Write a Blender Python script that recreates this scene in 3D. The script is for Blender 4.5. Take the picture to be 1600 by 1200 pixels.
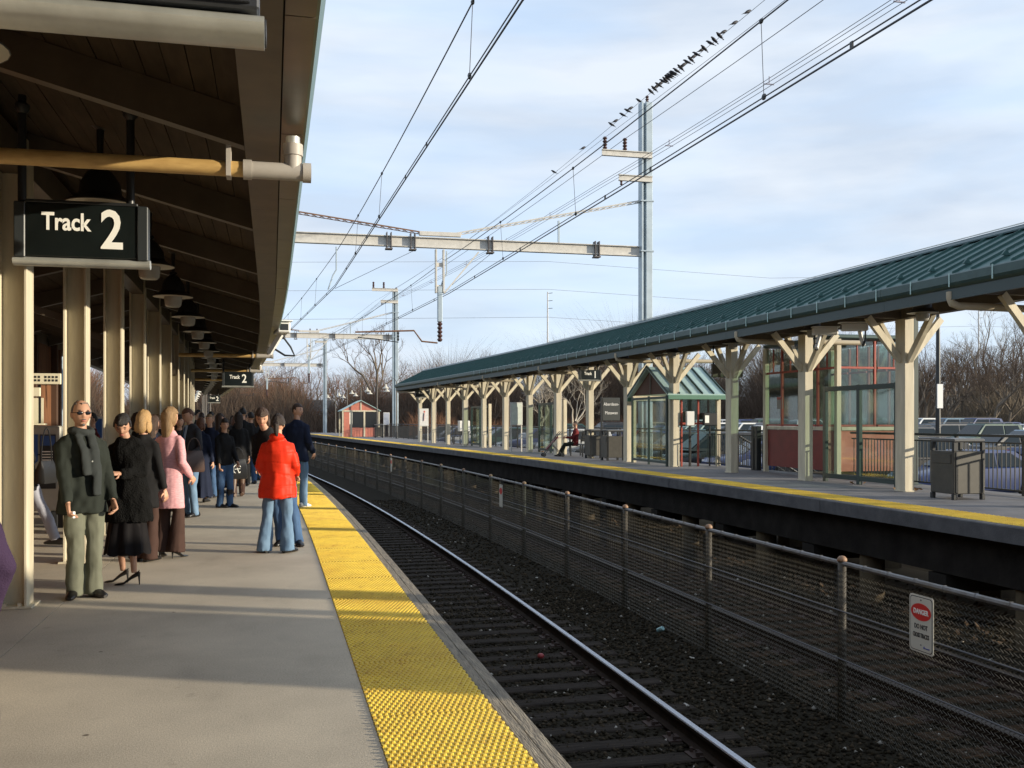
import bpy, math, random
import numpy as np
from mathutils import Vector, Matrix, noise
random.seed(7)
rad=math.radians
scene=bpy.context.scene
col=scene.collection
for o in list(bpy.data.objects): bpy.data.objects.remove(o)

# ---------------------------------------------------------------- camera
CX,F,HOR=375.0,1560.0,657.0
YAW=math.atan(CX/F)
cam=bpy.data.cameras.new('camera'); camo=bpy.data.objects.new('camera',cam); col.objects.link(camo)
camo.location=(0,0,1.6); camo.rotation_euler=(rad(90),0,-YAW)
cam.sensor_width=36; cam.sensor_fit='HORIZONTAL'; cam.lens=36*F/1600
cam.shift_y=(HOR-600)/1600; cam.clip_start=.05; cam.clip_end=3000
scene.camera=camo

# ---------------------------------------------------------------- world, sun, exposure
SUN_EL=10.3; SUN_AZ=115.0          # degrees, azimuth clockwise from +Y
world=bpy.data.worlds.new('World'); scene.world=world; world.use_nodes=True
wn=world.node_tree.nodes; wl=world.node_tree.links; wn.clear()
wo=wn.new('ShaderNodeOutputWorld'); bg=wn.new('ShaderNodeBackground'); bg2=wn.new('ShaderNodeBackground')
sky=wn.new('ShaderNodeTexSky'); sky.sky_type='NISHITA'; sky.sun_disc=False
sky.sun_elevation=rad(SUN_EL); sky.sun_rotation=rad(SUN_AZ); sky.air_density=1.0; sky.dust_density=.6; sky.ozone_density=2.0
wl.new(sky.outputs[0],bg.inputs[0]); bg.inputs[1].default_value=.07
tc=wn.new('ShaderNodeTexCoord'); mp=wn.new('ShaderNodeMapping'); wl.new(tc.outputs['Generated'],mp.inputs[0])
mp.inputs['Rotation'].default_value=(0,rad(8),rad(25)); mp.inputs['Scale'].default_value=(1.6,3.2,9.0)
n1=wn.new('ShaderNodeTexNoise'); n1.inputs['Scale'].default_value=1.5; n1.inputs['Detail'].default_value=7; n1.inputs['Roughness'].default_value=.5; n1.inputs['Distortion'].default_value=.35
wl.new(mp.outputs[0],n1.inputs['Vector'])
r1=wn.new('ShaderNodeValToRGB'); r1.color_ramp.elements[0].position=.36; r1.color_ramp.elements[1].position=.62
r1.color_ramp.elements[0].color=(.56,.56,.56,1); r1.color_ramp.elements[1].color=(.95,.95,.95,1)
wl.new(n1.outputs['Fac'],r1.inputs[0])
n2=wn.new('ShaderNodeTexNoise'); n2.inputs['Scale'].default_value=2.6; n2.inputs['Detail'].default_value=6; wl.new(mp.outputs[0],n2.inputs['Vector'])
r2=wn.new('ShaderNodeValToRGB'); r2.color_ramp.elements[0].position=.35; r2.color_ramp.elements[1].position=.66
r2.color_ramp.elements[0].color=(.60,.69,.82,1); r2.color_ramp.elements[1].color=(.80,.865,.95,1)
wl.new(n2.outputs['Fac'],r2.inputs[0]); wl.new(r2.outputs[0],bg2.inputs[0]); bg2.inputs[1].default_value=.77
# a thin veil of high cloud over clear blue air; both halves keep the same look all the way round
clear=wn.new('ShaderNodeAddShader'); bg3=wn.new('ShaderNodeBackground'); bg3.inputs[0].default_value=(.46,.63,.87,1); bg3.inputs[1].default_value=.75
wl.new(bg.outputs[0],clear.inputs[0]); wl.new(bg3.outputs[0],clear.inputs[1])
mx=wn.new('ShaderNodeMixShader'); wl.new(r1.outputs[0],mx.inputs[0]); wl.new(clear.outputs[0],mx.inputs[1]); wl.new(bg2.outputs[0],mx.inputs[2])
wl.new(mx.outputs[0],wo.inputs[0])

sl=bpy.data.lights.new('sun','SUN'); sl.energy=5.0; sl.angle=rad(.5); sl.color=(1.0,.88,.68)
so=bpy.data.objects.new('sun',sl); col.objects.link(so)
az=rad(SUN_AZ); el=rad(SUN_EL)
sd=Vector((math.sin(az)*math.cos(el),math.cos(az)*math.cos(el),math.sin(el)))
so.rotation_euler=sd.to_track_quat('Z','Y').to_euler(); so.location=(60,-30,30)
scene.view_settings.view_transform='Standard'; scene.view_settings.look='None'
scene.view_settings.exposure=0.47; scene.view_settings.gamma=1.0; scene.view_settings.use_curve_mapping=False
scene.render.engine='CYCLES'
scene.cycles.max_bounces=6; scene.cycles.transparent_max_bounces=24

# ---------------------------------------------------------------- line of the tracks (they bend gently left)
def off(s): return 0 if s<12 else (-.08*(s-12)**2/72 if s<48 else -1.44-.08*(s-48))
def slope(s): return 0 if s<12 else (-.16*(s-12)/72 if s<48 else -.08)
def ang(s): return -math.atan(slope(s))            # rotation about Z of things standing on the line
def W(u,s,z): return Vector((u+off(s),s,z))

# ---------------------------------------------------------------- materials
MATS={}
def mat(name,c,rough=.7,metal=0,var=.0,vs=6.0,bump=0,bs=40,spec=.5,c2=None,emit=None,stretch=None,detail=5):
    if name in MATS: return MATS[name]
    m=bpy.data.materials.new(name); m.use_nodes=True; nt=m.node_tree; b=nt.nodes['Principled BSDF']
    b.inputs['Base Color'].default_value=(*c,1); b.inputs['Roughness'].default_value=rough; b.inputs['Metallic'].default_value=metal
    b.inputs['Specular IOR Level'].default_value=spec
    L=nt.links
    if var or c2 or bump:
        t=nt.nodes.new('ShaderNodeTexCoord'); mp=nt.nodes.new('ShaderNodeMapping'); L.new(t.outputs['Object'],mp.inputs[0])
        if stretch: mp.inputs['Scale'].default_value=stretch
    if var or c2:
        n=nt.nodes.new('ShaderNodeTexNoise'); n.inputs['Scale'].default_value=vs; n.inputs['Detail'].default_value=detail; n.inputs['Roughness'].default_value=.6
        L.new(mp.outputs[0],n.inputs['Vector'])
        r=nt.nodes.new('ShaderNodeValToRGB'); r.color_ramp.elements[0].position=.32; r.color_ramp.elements[1].position=.68
        a=c2 if c2 else tuple(x*(1-var) for x in c); bb=c if c2 else tuple(min(1,x*(1+var)) for x in c)
        r.color_ramp.elements[0].color=(*a,1); r.color_ramp.elements[1].color=(*bb,1)
        L.new(n.outputs['Fac'],r.inputs[0]); L.new(r.outputs[0],b.inputs['Base Color'])
    if bump:
        n=nt.nodes.new('ShaderNodeTexNoise'); n.inputs['Scale'].default_value=bs; n.inputs['Detail'].default_value=4
        L.new(mp.outputs[0],n.inputs['Vector']); bp=nt.nodes.new('ShaderNodeBump'); bp.inputs['Strength'].default_value=bump; bp.inputs['Distance'].default_value=.02
        L.new(n.outputs['Fac'],bp.inputs['Height']); L.new(bp.outputs[0],b.inputs['Normal'])
    if emit:
        b.inputs['Emission Color'].default_value=(*emit[:3],1); b.inputs['Emission Strength'].default_value=emit[3]
    MATS[name]=m; return m
def dull(m,v): m.node_tree.nodes['Principled BSDF'].inputs['Specular IOR Level'].default_value=v
ORD=['first','second','third','fourth','fifth','sixth','seventh','eighth','ninth','tenth','eleventh','twelfth','thirteenth','fourteenth','fifteenth','sixteenth','seventeenth','eighteenth','nineteenth','twentieth']+['twenty-'+q for q in ('first','second','third','fourth','fifth','sixth','seventh','eighth','ninth')]+['thirtieth']+['thirty-'+q for q in ('first','second','third','fourth','fifth','sixth','seventh','eighth','ninth')]
def glass(name,c=(.9,.95,.93),alpha=.12,rough=.04):
    m=bpy.data.materials.new(name); m.use_nodes=True; nt=m.node_tree; nt.nodes.clear()
    o=nt.nodes.new('ShaderNodeOutputMaterial'); t=nt.nodes.new('ShaderNodeBsdfTransparent'); t.inputs[0].default_value=(*c,1)
    g=nt.nodes.new('ShaderNodeBsdfGlossy'); g.inputs['Roughness'].default_value=rough
    f=nt.nodes.new('ShaderNodeLayerWeight'); f.inputs[0].default_value=.5
    p_=nt.nodes.new('ShaderNodeMath'); p_.operation='POWER'; p_.inputs[1].default_value=4; nt.links.new(f.outputs['Facing'],p_.inputs[0])
    a=nt.nodes.new('ShaderNodeMath'); a.operation='MULTIPLY_ADD'; a.inputs[1].default_value=.5; a.inputs[2].default_value=alpha; nt.links.new(p_.outputs[0],a.inputs[0])
    mx=nt.nodes.new('ShaderNodeMixShader'); nt.links.new(a.outputs[0],mx.inputs[0]); nt.links.new(t.outputs[0],mx.inputs[1]); nt.links.new(g.outputs[0],mx.inputs[2])
    nt.links.new(mx.outputs[0],o.inputs[0]); MATS[name]=m; return m

concrete=mat('concrete_deck',(.56,.49,.385),.85,c2=(.44,.385,.305),vs=.9,bump=.12,bs=130,detail=12)
def deck_material():
    m=concrete; nt=m.node_tree; b=nt.nodes['Principled BSDF']; L=nt.links
    t=nt.nodes.new('ShaderNodeTexCoord'); v=nt.nodes.new('ShaderNodeTexVoronoi'); v.inputs['Scale'].default_value=1.7; v.inputs['Randomness'].default_value=1
    L.new(t.outputs['Object'],v.inputs['Vector'])
    r=nt.nodes.new('ShaderNodeValToRGB'); r.color_ramp.elements[0].position=.02; r.color_ramp.elements[1].position=.035
    r.color_ramp.elements[0].color=(.30,.28,.27,1); r.color_ramp.elements[1].color=(1,1,1,1); L.new(v.outputs['Distance'],r.inputs[0])
    n=nt.nodes.new('ShaderNodeTexNoise'); n.inputs['Scale'].default_value=90; n.inputs['Detail'].default_value=3; L.new(t.outputs['Object'],n.inputs['Vector'])
    r3=nt.nodes.new('ShaderNodeValToRGB'); r3.color_ramp.elements[0].position=.3; r3.color_ramp.elements[0].color=(.8,.8,.8,1); r3.color_ramp.elements[1].position=.7; r3.color_ramp.elements[1].color=(1.12,1.12,1.12,1)
    L.new(n.outputs['Fac'],r3.inputs[0])
    src=b.inputs['Base Color'].links[0].from_socket
    a=nt.nodes.new('ShaderNodeMix'); a.data_type='RGBA'; a.blend_type='MULTIPLY'; a.inputs[0].default_value=1; L.new(src,a.inputs[6]); L.new(r.outputs[0],a.inputs[7])
    c=nt.nodes.new('ShaderNodeMix'); c.data_type='RGBA'; c.blend_type='MULTIPLY'; c.inputs[0].default_value=1; L.new(a.outputs[2],c.inputs[6]); L.new(r3.outputs[0],c.inputs[7])
    src=c.outputs[2]; g=nt.nodes.new('ShaderNodeNewGeometry')
    for sc,lo,hi,dk,st in ((.55,.48,.68,.88,(1,1,1)),(2.4,.54,.68,.92,(1,.35,1)),(5,.64,.72,.80,(1,1,1))):
        mp_=nt.nodes.new('ShaderNodeMapping'); mp_.inputs['Scale'].default_value=st; L.new(g.outputs['Position'],mp_.inputs[0])
        n=nt.nodes.new('ShaderNodeTexNoise'); n.inputs['Scale'].default_value=sc; n.inputs['Detail'].default_value=9; n.inputs['Roughness'].default_value=.62; L.new(mp_.outputs[0],n.inputs['Vector'])
        r=nt.nodes.new('ShaderNodeValToRGB'); r.color_ramp.elements[0].position=lo; r.color_ramp.elements[1].position=hi; r.color_ramp.elements[0].color=(1,1,1,1); r.color_ramp.elements[1].color=(dk,dk,dk,1)
        L.new(n.outputs['Fac'],r.inputs[0]); a=nt.nodes.new('ShaderNodeMix'); a.data_type='RGBA'; a.blend_type='MULTIPLY'; a.inputs[0].default_value=1; L.new(src,a.inputs[6]); L.new(r.outputs[0],a.inputs[7]); src=a.outputs[2]
    L.new(src,b.inputs['Base Color'])
deck_material()
conc_r=mat('concrete_far_deck',(.25,.24,.24),.85,c2=(.16,.155,.16),vs=1.2,bump=.2)
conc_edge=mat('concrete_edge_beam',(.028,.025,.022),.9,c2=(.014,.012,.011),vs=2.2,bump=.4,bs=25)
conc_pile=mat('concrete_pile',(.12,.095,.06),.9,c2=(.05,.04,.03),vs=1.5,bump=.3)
yellow=mat('tactile_yellow',(.74,.53,.055),.6,c2=(.58,.40,.045),vs=3.5,detail=8)
def grime():
    m=yellow; nt=m.node_tree; b=nt.nodes['Principled BSDF']; L=nt.links; src=b.inputs['Base Color'].links[0].from_socket
    g=nt.nodes.new('ShaderNodeNewGeometry')
    for sc,lo,hi,dk in ((1.3,.48,.68,.78),(14,.58,.68,.68)):
        n=nt.nodes.new('ShaderNodeTexNoise'); n.inputs['Scale'].default_value=sc; n.inputs['Detail'].default_value=8; L.new(g.outputs['Position'],n.inputs['Vector'])
        r=nt.nodes.new('ShaderNodeValToRGB'); r.color_ramp.elements[0].position=lo; r.color_ramp.elements[1].position=hi; r.color_ramp.elements[0].color=(1,1,1,1); r.color_ramp.elements[1].color=(dk+.08,dk,dk-.05,1)
        L.new(n.outputs['Fac'],r.inputs[0]); a=nt.nodes.new('ShaderNodeMix'); a.data_type='RGBA'; a.blend_type='MULTIPLY'; a.inputs[0].default_value=1; L.new(src,a.inputs[6]); L.new(r.outputs[0],a.inputs[7]); src=a.outputs[2]
    L.new(src,b.inputs['Base Color'])
grime()
wood=mat('weathered_wood',(.31,.265,.20),.9,c2=(.15,.13,.105),vs=7,bump=.6,bs=22,stretch=(5,.6,5))
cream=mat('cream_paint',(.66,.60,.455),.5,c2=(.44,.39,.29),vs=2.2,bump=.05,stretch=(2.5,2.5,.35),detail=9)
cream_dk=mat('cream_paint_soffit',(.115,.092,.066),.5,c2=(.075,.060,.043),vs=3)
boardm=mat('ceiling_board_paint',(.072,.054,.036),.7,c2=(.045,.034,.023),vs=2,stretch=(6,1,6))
gut_l=mat('gutter_bronze',(.15,.125,.095),.34,c2=(.085,.07,.055),vs=1.5)
green=mat('green_metal_roof',(.038,.100,.096),.5,metal=.2,var=.12,vs=2)
green_dk=mat('green_metal_dark',(.04,.075,.072),.45,metal=.2,var=.12)
green_pale=mat('green_metal_pale',(.36,.50,.48),.45,metal=.2,var=.08)
ridgem=mat('ridge_cap_metal',(.03,.07,.08),.4,metal=.3)
black=mat('black_metal',(.018,.02,.022),.4,spec=.5)
black_m=mat('black_matte',(.012,.012,.013),.8)
dkgreen=mat('dark_green_frame',(.03,.05,.045),.45)
signblk=mat('sign_face_black',(.006,.009,.009),.3,var=.3,vs=3)
white=mat('white_print',(.85,.85,.80),.6)
silver=mat('brushed_aluminium',(.55,.56,.52),.38,metal=.55,var=.15,vs=5)
galv=mat('galvanised_steel',(.38,.45,.50),.5,metal=.35,var=.15,vs=1.5)
beamw=mat('pale_beam_paint',(.52,.50,.46),.6,var=.12)
rustm=mat('rusty_steel',(.22,.11,.06),.8,c2=(.10,.06,.04),vs=9)
rail_side=mat('rail_side_rust',(.030,.021,.016),.85,var=.3,vs=4)
rail_top=mat('rail_polished_top',(.55,.58,.66),.27,metal=.9)
tiem=mat('sleeper_timber',(.050,.040,.033),.9,c2=(.018,.015,.013),vs=4,bump=.8,bs=14,stretch=(.6,6,6))
tiem2=mat('sleeper_timber_brown',(.06,.036,.02),.9,c2=(.02,.013,.009),vs=4,bump=.8,bs=14,stretch=(.6,6,6))
ballm=mat('ballast_bed',(.030,.025,.017),.95,c2=(.012,.010,.007),vs=30,bump=1,bs=30)
def stone_mat():
    m=mat('ballast_stone',(.05,.045,.035),.85); nt=m.node_tree; b=nt.nodes['Principled BSDF']
    g=nt.nodes.new('ShaderNodeNewGeometry'); r=nt.nodes.new('ShaderNodeValToRGB')
    e=r.color_ramp.elements; e[0].position=0; e[0].color=(.010,.008,.005,1); e[1].position=1; e[1].color=(.10,.082,.055,1)
    x=e.new(.6); x.color=(.026,.021,.013,1); x=e.new(.985); x.color=(.06,.045,.03,1); x=e.new(.994); x.color=(.42,.40,.36,1)
    nt.links.new(g.outputs['Random Per Island'],r.inputs[0]); nt.links.new(r.outputs[0],b.inputs['Base Color']); return m
stonem=stone_mat()
brick=mat('brown_timber_wall',(.20,.085,.035),.7,c2=(.12,.05,.022),vs=4,stretch=(3,3,.5))
redp=mat('red_paint_shaded',(.19,.025,.018),.5,var=.15,vs=3)
redf=mat('red_window_frame',(.34,.06,.04),.5,var=.1)
pinkw=mat('salmon_and_sunlit_red',(.50,.17,.12),.7,var=.1)
asphalt=mat('asphalt_lot',(.075,.075,.078),.9,c2=(.05,.05,.052),vs=.4,bump=.2)
earth=mat('winter_grass_ground',(.11,.085,.05),.95,c2=(.06,.045,.03),vs=.15,bump=.5,detail=10)
barkm=mat('grey_bark',(.15,.125,.10),.9,var=.25,vs=2)
twigm=mat('brown_twigs',(.115,.085,.065),.95,var=.3,vs=.4)
twigr=mat('reddish_twigs',(.20,.105,.065),.95,var=.3,vs=.4)
twigt=mat('tan_twigs',(.20,.165,.125),.95,var=.3,vs=.4)
meshm=mat('chain_link_wire',(.060,.050,.032),.55,metal=.1,var=.35,vs=2)
tubem=mat('galvanised_tube',(.20,.20,.205),.5,metal=.4,c2=(.12,.105,.09),vs=6)
postm=mat('weathered_fence_post',(.075,.066,.052),.65,metal=.2,c2=(.045,.036,.026),vs=7)
capm=mat('orange_post_cap',(.24,.14,.08),.6,var=.25,vs=12)
pvc=mat('grey_pvc',(.40,.37,.33),.5,var=.08)
pvcy=mat('yellowed_pvc_pipe',(.60,.40,.15),.5,c2=(.42,.26,.09),vs=6,stretch=(1,4,4))
clear_g=glass('clear_glass',(.74,.83,.79),.09)
lamp_g=mat('lamp_glass',(.30,.29,.26),.25)
dark_g=mat('car_glass',(.012,.018,.022),.08,spec=.45)

for m_ in (tiem,tiem2,ballm,stonem,conc_edge,conc_pile,earth,twigm,twigr,twigt,barkm,boardm,rail_side): dull(m_,.08)
for m_ in (concrete,conc_r,asphalt): dull(m_,.2)
# ---------------------------------------------------------------- mesh helpers
class MB:
    def __init__(s): s.v=[]; s.f=[]; s.m=[]; s.mi=0; s.mats=[]
    def use(s,m):
        if m not in s.mats: s.mats.append(m)
        s.mi=s.mats.index(m); return s
    def add(s,vs,fs):
        n=len(s.v); s.v+= [tuple(v) for v in vs]; s.f+=[tuple(i+n for i in f) for f in fs]; s.m+=[s.mi]*len(fs); return s
    def box(s,x0,x1,y0,y1,z0,z1,M=None):
        vs=[Vector((x,y,z)) for x in (x0,x1) for y in (y0,y1) for z in (z0,z1)]
        if M is not None: vs=[M@v for v in vs]
        return s.add(vs,[(0,1,3,2),(4,6,7,5),(0,4,5,1),(2,3,7,6),(0,2,6,4),(1,5,7,3)])
    def bbox(s,x0,x1,y0,y1,z0,z1,b=.01,M=None):      # box with chamfered edges
        x0,x1=min(x0,x1),max(x0,x1);y0,y1=min(y0,y1),max(y0,y1);z0,z1=min(z0,z1),max(z0,z1)
        b=min(b,(x1-x0)*.45,(y1-y0)*.45,(z1-z0)*.45)
        vs=[];ix={}
        for i,(x,sx) in enumerate(((x0,1),(x1,-1))):
            for j,(y,sy) in enumerate(((y0,1),(y1,-1))):
                for k,(z,sz) in enumerate(((z0,1),(z1,-1))):
                    ix[i,j,k]=len(vs); vs+=[Vector((x,y+b*sy,z+b*sz)),Vector((x+b*sx,y,z+b*sz)),Vector((x+b*sx,y+b*sy,z))]
        fs=[]
        def q(a,ax): return ix[a]+ax
        for ax in range(3):
            for e in (0,1):
                o=[a for a in range(3) if a!=ax]; c=[]
                for p,r in ((0,0),(1,0),(1,1),(0,1)):
                    k=[0,0,0];k[ax]=e;k[o[0]]=p;k[o[1]]=r;c.append(q(tuple(k),ax))
                fs.append(c)
        for ax in range(3):
            o=[a for a in range(3) if a!=ax]
            for p in (0,1):
                for r in (0,1):
                    k=[0,0,0];k[o[0]]=p;k[o[1]]=r;k2=list(k);k2[ax]=1
                    fs.append([q(tuple(k),o[0]),q(tuple(k),o[1]),q(tuple(k2),o[1]),q(tuple(k2),o[0])])
        for a in ix.values(): fs.append([a,a+1,a+2])
        if M is not None: vs=[M@v for v in vs]
        return s.add(vs,fs)
    def bar(s,a,b,w,h,up=(0,0,1)):                    # rectangular bar between two points
        a=Vector(a);b=Vector(b);d=(b-a).normalized();u=Vector(up)
        x=d.cross(u); 
        if x.length<1e-4: x=d.cross(Vector((0,1,0)))
        x.normalize(); y=x.cross(d).normalized()
        vs=[p+x*i*w/2+y*j*h/2 for p in (a,b) for i,j in ((-1,-1),(1,-1),(1,1),(-1,1))]
        return s.add(vs,[(3,2,1,0),(4,5,6,7),(0,1,5,4),(1,2,6,5),(2,3,7,6),(3,0,4,7)])
    def tube(s,pts,r,n=8,caps=True,rad2=None,flat=None):       # r: number or list; flat: (axis vector, factor)
        pts=[Vector(p) for p in pts]; N=len(pts); rs=r if isinstance(r,(list,tuple)) else [r]*N
        base=len(s.v); x=None; vs=[]
        for i,p in enumerate(pts):
            d=(pts[min(i+1,N-1)]-pts[max(i-1,0)])
            d=d.normalized() if d.length>1e-9 else Vector((0,0,1))
            if x is None:
                x=d.cross(Vector((0,0,1)));
                if x.length<.05: x=d.cross(Vector((0,1,0)))
            x=(x-d*x.dot(d)).normalized(); y=d.cross(x)
            q=rs[i]; q=q if isinstance(q,(tuple,list)) else (q,q)
            for k in range(n):
                a=2*math.pi*k/n; vs.append(p+x*math.cos(a)*q[0]+y*math.sin(a)*q[1])
        fs=[(i*n+k,i*n+(k+1)%n,(i+1)*n+(k+1)%n,(i+1)*n+k) for i in range(N-1) for k in range(n)]
        if caps: fs+=[tuple(range(n))[::-1],tuple((N-1)*n+k for k in range(n))]
        return s.add(vs,fs)
    def loft(s,rings,caps=True,close=True):
        n=len(rings[0]); vs=[v for r in rings for v in r]; N=len(rings)
        kk=n if close else n-1
        fs=[(i*n+k,i*n+(k+1)%n,(i+1)*n+(k+1)%n,(i+1)*n+k) for i in range(N-1) for k in range(kk)]
        if caps: fs+=[tuple(range(n))[::-1],tuple((N-1)*n+k for k in range(n))]
        return s.add(vs,fs)
    def lathe(s,prof,c=(0,0,0),n=16,sx=1,sy=1):
        rings=[[Vector((c[0]+r*sx*math.cos(2*math.pi*k/n),c[1]+r*sy*math.sin(2*math.pi*k/n),c[2]+z)) for k in range(n)] for r,z in prof]
        return s.loft(rings)
    def ell(s,c,r,n=12,m=8,M=None):
        rings=[]
        for i in range(m+1):
            t=math.pi*i/m; t=min(max(t,.02),math.pi-.02)
            rings.append([Vector((c[0]+r[0]*math.sin(t)*math.cos(2*math.pi*k/n),c[1]+r[1]*math.sin(t)*math.sin(2*math.pi*k/n),c[2]-r[2]*math.cos(t))) for k in range(n)])
        if M is not None: rings=[[M@v for v in r_] for r_ in rings]
        return s.loft(rings)
    def mesh(s,name,m,smooth=False):
        me=bpy.data.meshes.new(name); me.from_pydata(s.v,[],s.f)
        ms=s.mats if s.mats else [m]
        for q in ms: me.materials.append(q)
        if len(ms)>1: me.polygons.foreach_set('material_index',s.m)
        if smooth: me.polygons.foreach_set('use_smooth',[True]*len(me.polygons))
        me.update(); return me
    def build(s,name,m=None,parent=None,smooth=False,kind=None,loc=None,label=None):
        o=bpy.data.objects.new(name,s.mesh(name,m,smooth)); col.objects.link(o)
        if parent is not None: o.parent=parent
        if kind: o['kind']=kind
        if loc is not None: o.location=loc
        if label: o['label']=label
        if smooth: autosmooth(o)
        return o
def autosmooth(o,a=40):
    me=o.data
    try: me.set_sharp_from_angle(angle=rad(a))
    except Exception: pass
def inst(name,me,parent=None,loc=None,rz=0,kind=None,scale=None):
    o=bpy.data.objects.new(name,me); col.objects.link(o)
    if parent is not None: o.parent=parent
    if loc is not None: o.location=loc
    if rz: o.rotation_euler=(0,0,rz)
    if scale: o.scale=scale
    if kind: o['kind']=kind
    return o
def tag(o,label=None,cat=None,group=None,kind=None):
    if label: o['label']=label
    if cat: o['category']=cat
    if group: o['group']=group
    if kind: o['kind']=kind
    return o
def thing(name,label,cat,loc=(0,0,0),rz=0,group=None):
    o=bpy.data.objects.new(name,None); o.empty_display_size=.2; col.objects.link(o); o.location=loc; o.rotation_euler=(0,0,rz)
    return tag(o,label,cat,group)
def on_line(name,label,cat,u,s,z=0,rz=0,group=None): return thing(name,label,cat,W(u,s,z),ang(s)+rz,group)
def copy_tree(o,parent=None):
    c=o.copy(); col.objects.link(c)
    if parent is not None: c.parent=parent
    for ch in list(o.children): copy_tree(ch,c)
    return c
def srange(a,b,step):
    n=max(1,int(round((b-a)/step))); return [a+(b-a)*i/n for i in range(n+1)]
def sweep(mb,prof,s0,s1,step=2.0,close=True,caps=True):   # profile of (u,z) swept along the line
    rings=[[W(u,s,z) for u,z in prof] for s in srange(s0,s1,step)]
    return mb.loft(rings,caps,close)
def rect(u0,u1,z0,z1): return [(u0,z0),(u1,z0),(u1,z1),(u0,z1)]
def text(body,size,parent,loc,rot,m,name='lettering',align='CENTER',ext=.002,bold=0,sx=1):
    c=bpy.data.curves.new(name,'FONT'); c.body=body; c.size=size; c.align_x=align; c.align_y='CENTER'; c.extrude=ext; c.offset=bold; c.resolution_u=3
    t=bpy.data.objects.new(name,c); col.objects.link(t)
    dg=bpy.context.evaluated_depsgraph_get(); me=bpy.data.meshes.new_from_object(t.evaluated_get(dg)); me.name=name
    bpy.data.objects.remove(t); bpy.data.curves.remove(c)
    me.materials.clear(); me.materials.append(m)
    o=bpy.data.objects.new(name,me); col.objects.link(o); o.parent=parent; o.location=loc; o.rotation_euler=rot; o.scale=(sx,1,1)
    return o
def remesh(mb,vox,name,m,parent=None,wr=0,wf=9,seed=0,smooth_it=2,wr_dir=None,label=None):
    me=mb.mesh('tmp',m); o=bpy.data.objects.new('tmp',me); col.objects.link(o)
    md=o.modifiers.new('r','REMESH'); md.mode='VOXEL'; md.voxel_size=vox
    if smooth_it:
        sm=o.modifiers.new('s','SMOOTH'); sm.iterations=smooth_it; sm.factor=.5
    dg=bpy.context.evaluated_depsgraph_get(); me2=bpy.data.meshes.new_from_object(o.evaluated_get(dg)); me2.name=name
    bpy.data.objects.remove(o); bpy.data.meshes.remove(me)
    me2.materials.clear(); me2.materials.append(m)
    if wr:
        n=len(me2.vertices); co=np.empty(n*3); me2.vertices.foreach_get('co',co); no=np.empty(n*3); me2.vertices.foreach_get('normal',no)
        co=co.reshape(-1,3); no=no.reshape(-1,3); sd_=Vector((seed*3.1,seed*1.7,seed))
        d=np.array([noise.noise(Vector((c[0]*wf,c[1]*wf,c[2]*wf*.55))+sd_)+.5*noise.noise(Vector((c[0]*wf*2.3,c[1]*wf*2.3,c[2]*wf*1.3))+sd_) for c in co])
        co+=no*(d*wr)[:,None]; me2.vertices.foreach_set('co',co.ravel())
    me2.polygons.foreach_set('use_smooth',[True]*len(me2.polygons)); me2.update()
    ob=bpy.data.objects.new(name,me2); col.objects.link(ob)
    if parent is not None: ob.parent=parent
    if label: ob['label']=label
    return ob
# ================================================================ GROUND
def gz(x,y):
    if x<-9: return -.25
    if x<-7.6: return -.25
    if x<-6.5: return -.25-(x+7.6)/1.1*1.3
    if x<13.2: return -1.55
    if x<16: return -1.55+(x-13.2)/2.8*.75
    if x<62: return -.80+(x-16)/46*.95
    return .15
def build_ground():
    xs=[-600,-300,-120,-60,-30,-15,-9,-7.6,-6.5,-3,0,3,6,9,11,13.2,14.5,16,20,26,32,40,50,62,80,110,160,250,400,700]
    ys=[-60,-30,-15,-8,-4,0]+[4*i for i in range(1,40)]+[175,200,240,300,400,600,900]
    mb=MB(); mb.v=[(x,y,gz(x-off(y),y)) for y in ys for x in xs]; n=len(xs)
    mb.f=[(j*n+i,j*n+i+1,(j+1)*n+i+1,(j+1)*n+i) for j in range(len(ys)-1) for i in range(n-1)]; mb.m=[0]*len(mb.f)
    mb.build('ground',earth,kind='structure')
    def sheet(name,m,us,s0,s1,dz,st=4):
        q=MB(); ss=srange(s0,s1,st); q.v=[tuple(W(u,s,gz(u,s)+dz)) for s in ss for u in us]; k=len(us)
        q.f=[(j*k+i,j*k+i+1,(j+1)*k+i+1,(j+1)*k+i) for j in range(len(ss)-1) for i in range(k-1)]; q.m=[0]*len(q.f)
        return q.build(name,m,kind='structure')
    sheet('parking_lot',asphalt,[17.2,20,26,32,40,50,62,80,100],-12,125,.012)
    sheet('ballast_bed',ballm,[1.36,2.5,3.7,5,6.3,7.6,9.0,10.4],-3,130,.13,3)
    # painted bay lines on the lot
    q=MB()
    for s in range(0,110,3):
        for u0,u1 in ((19,24),(30,35),(36,41),(48,53),(54,59)):
            a=[W(u0,s-.05,gz(u0,s)+.03),W(u1,s-.05,gz(u1,s)+.03),W(u1,s+.05,gz(u1,s)+.03),W(u0,s+.05,gz(u0,s)+.03)]; q.add(a,[(0,1,2,3)])
    q.build('bay_lines',mat('lot_line_paint',(.55,.55,.5),.8),kind='structure')
build_ground()
B0=-1.42
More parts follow.
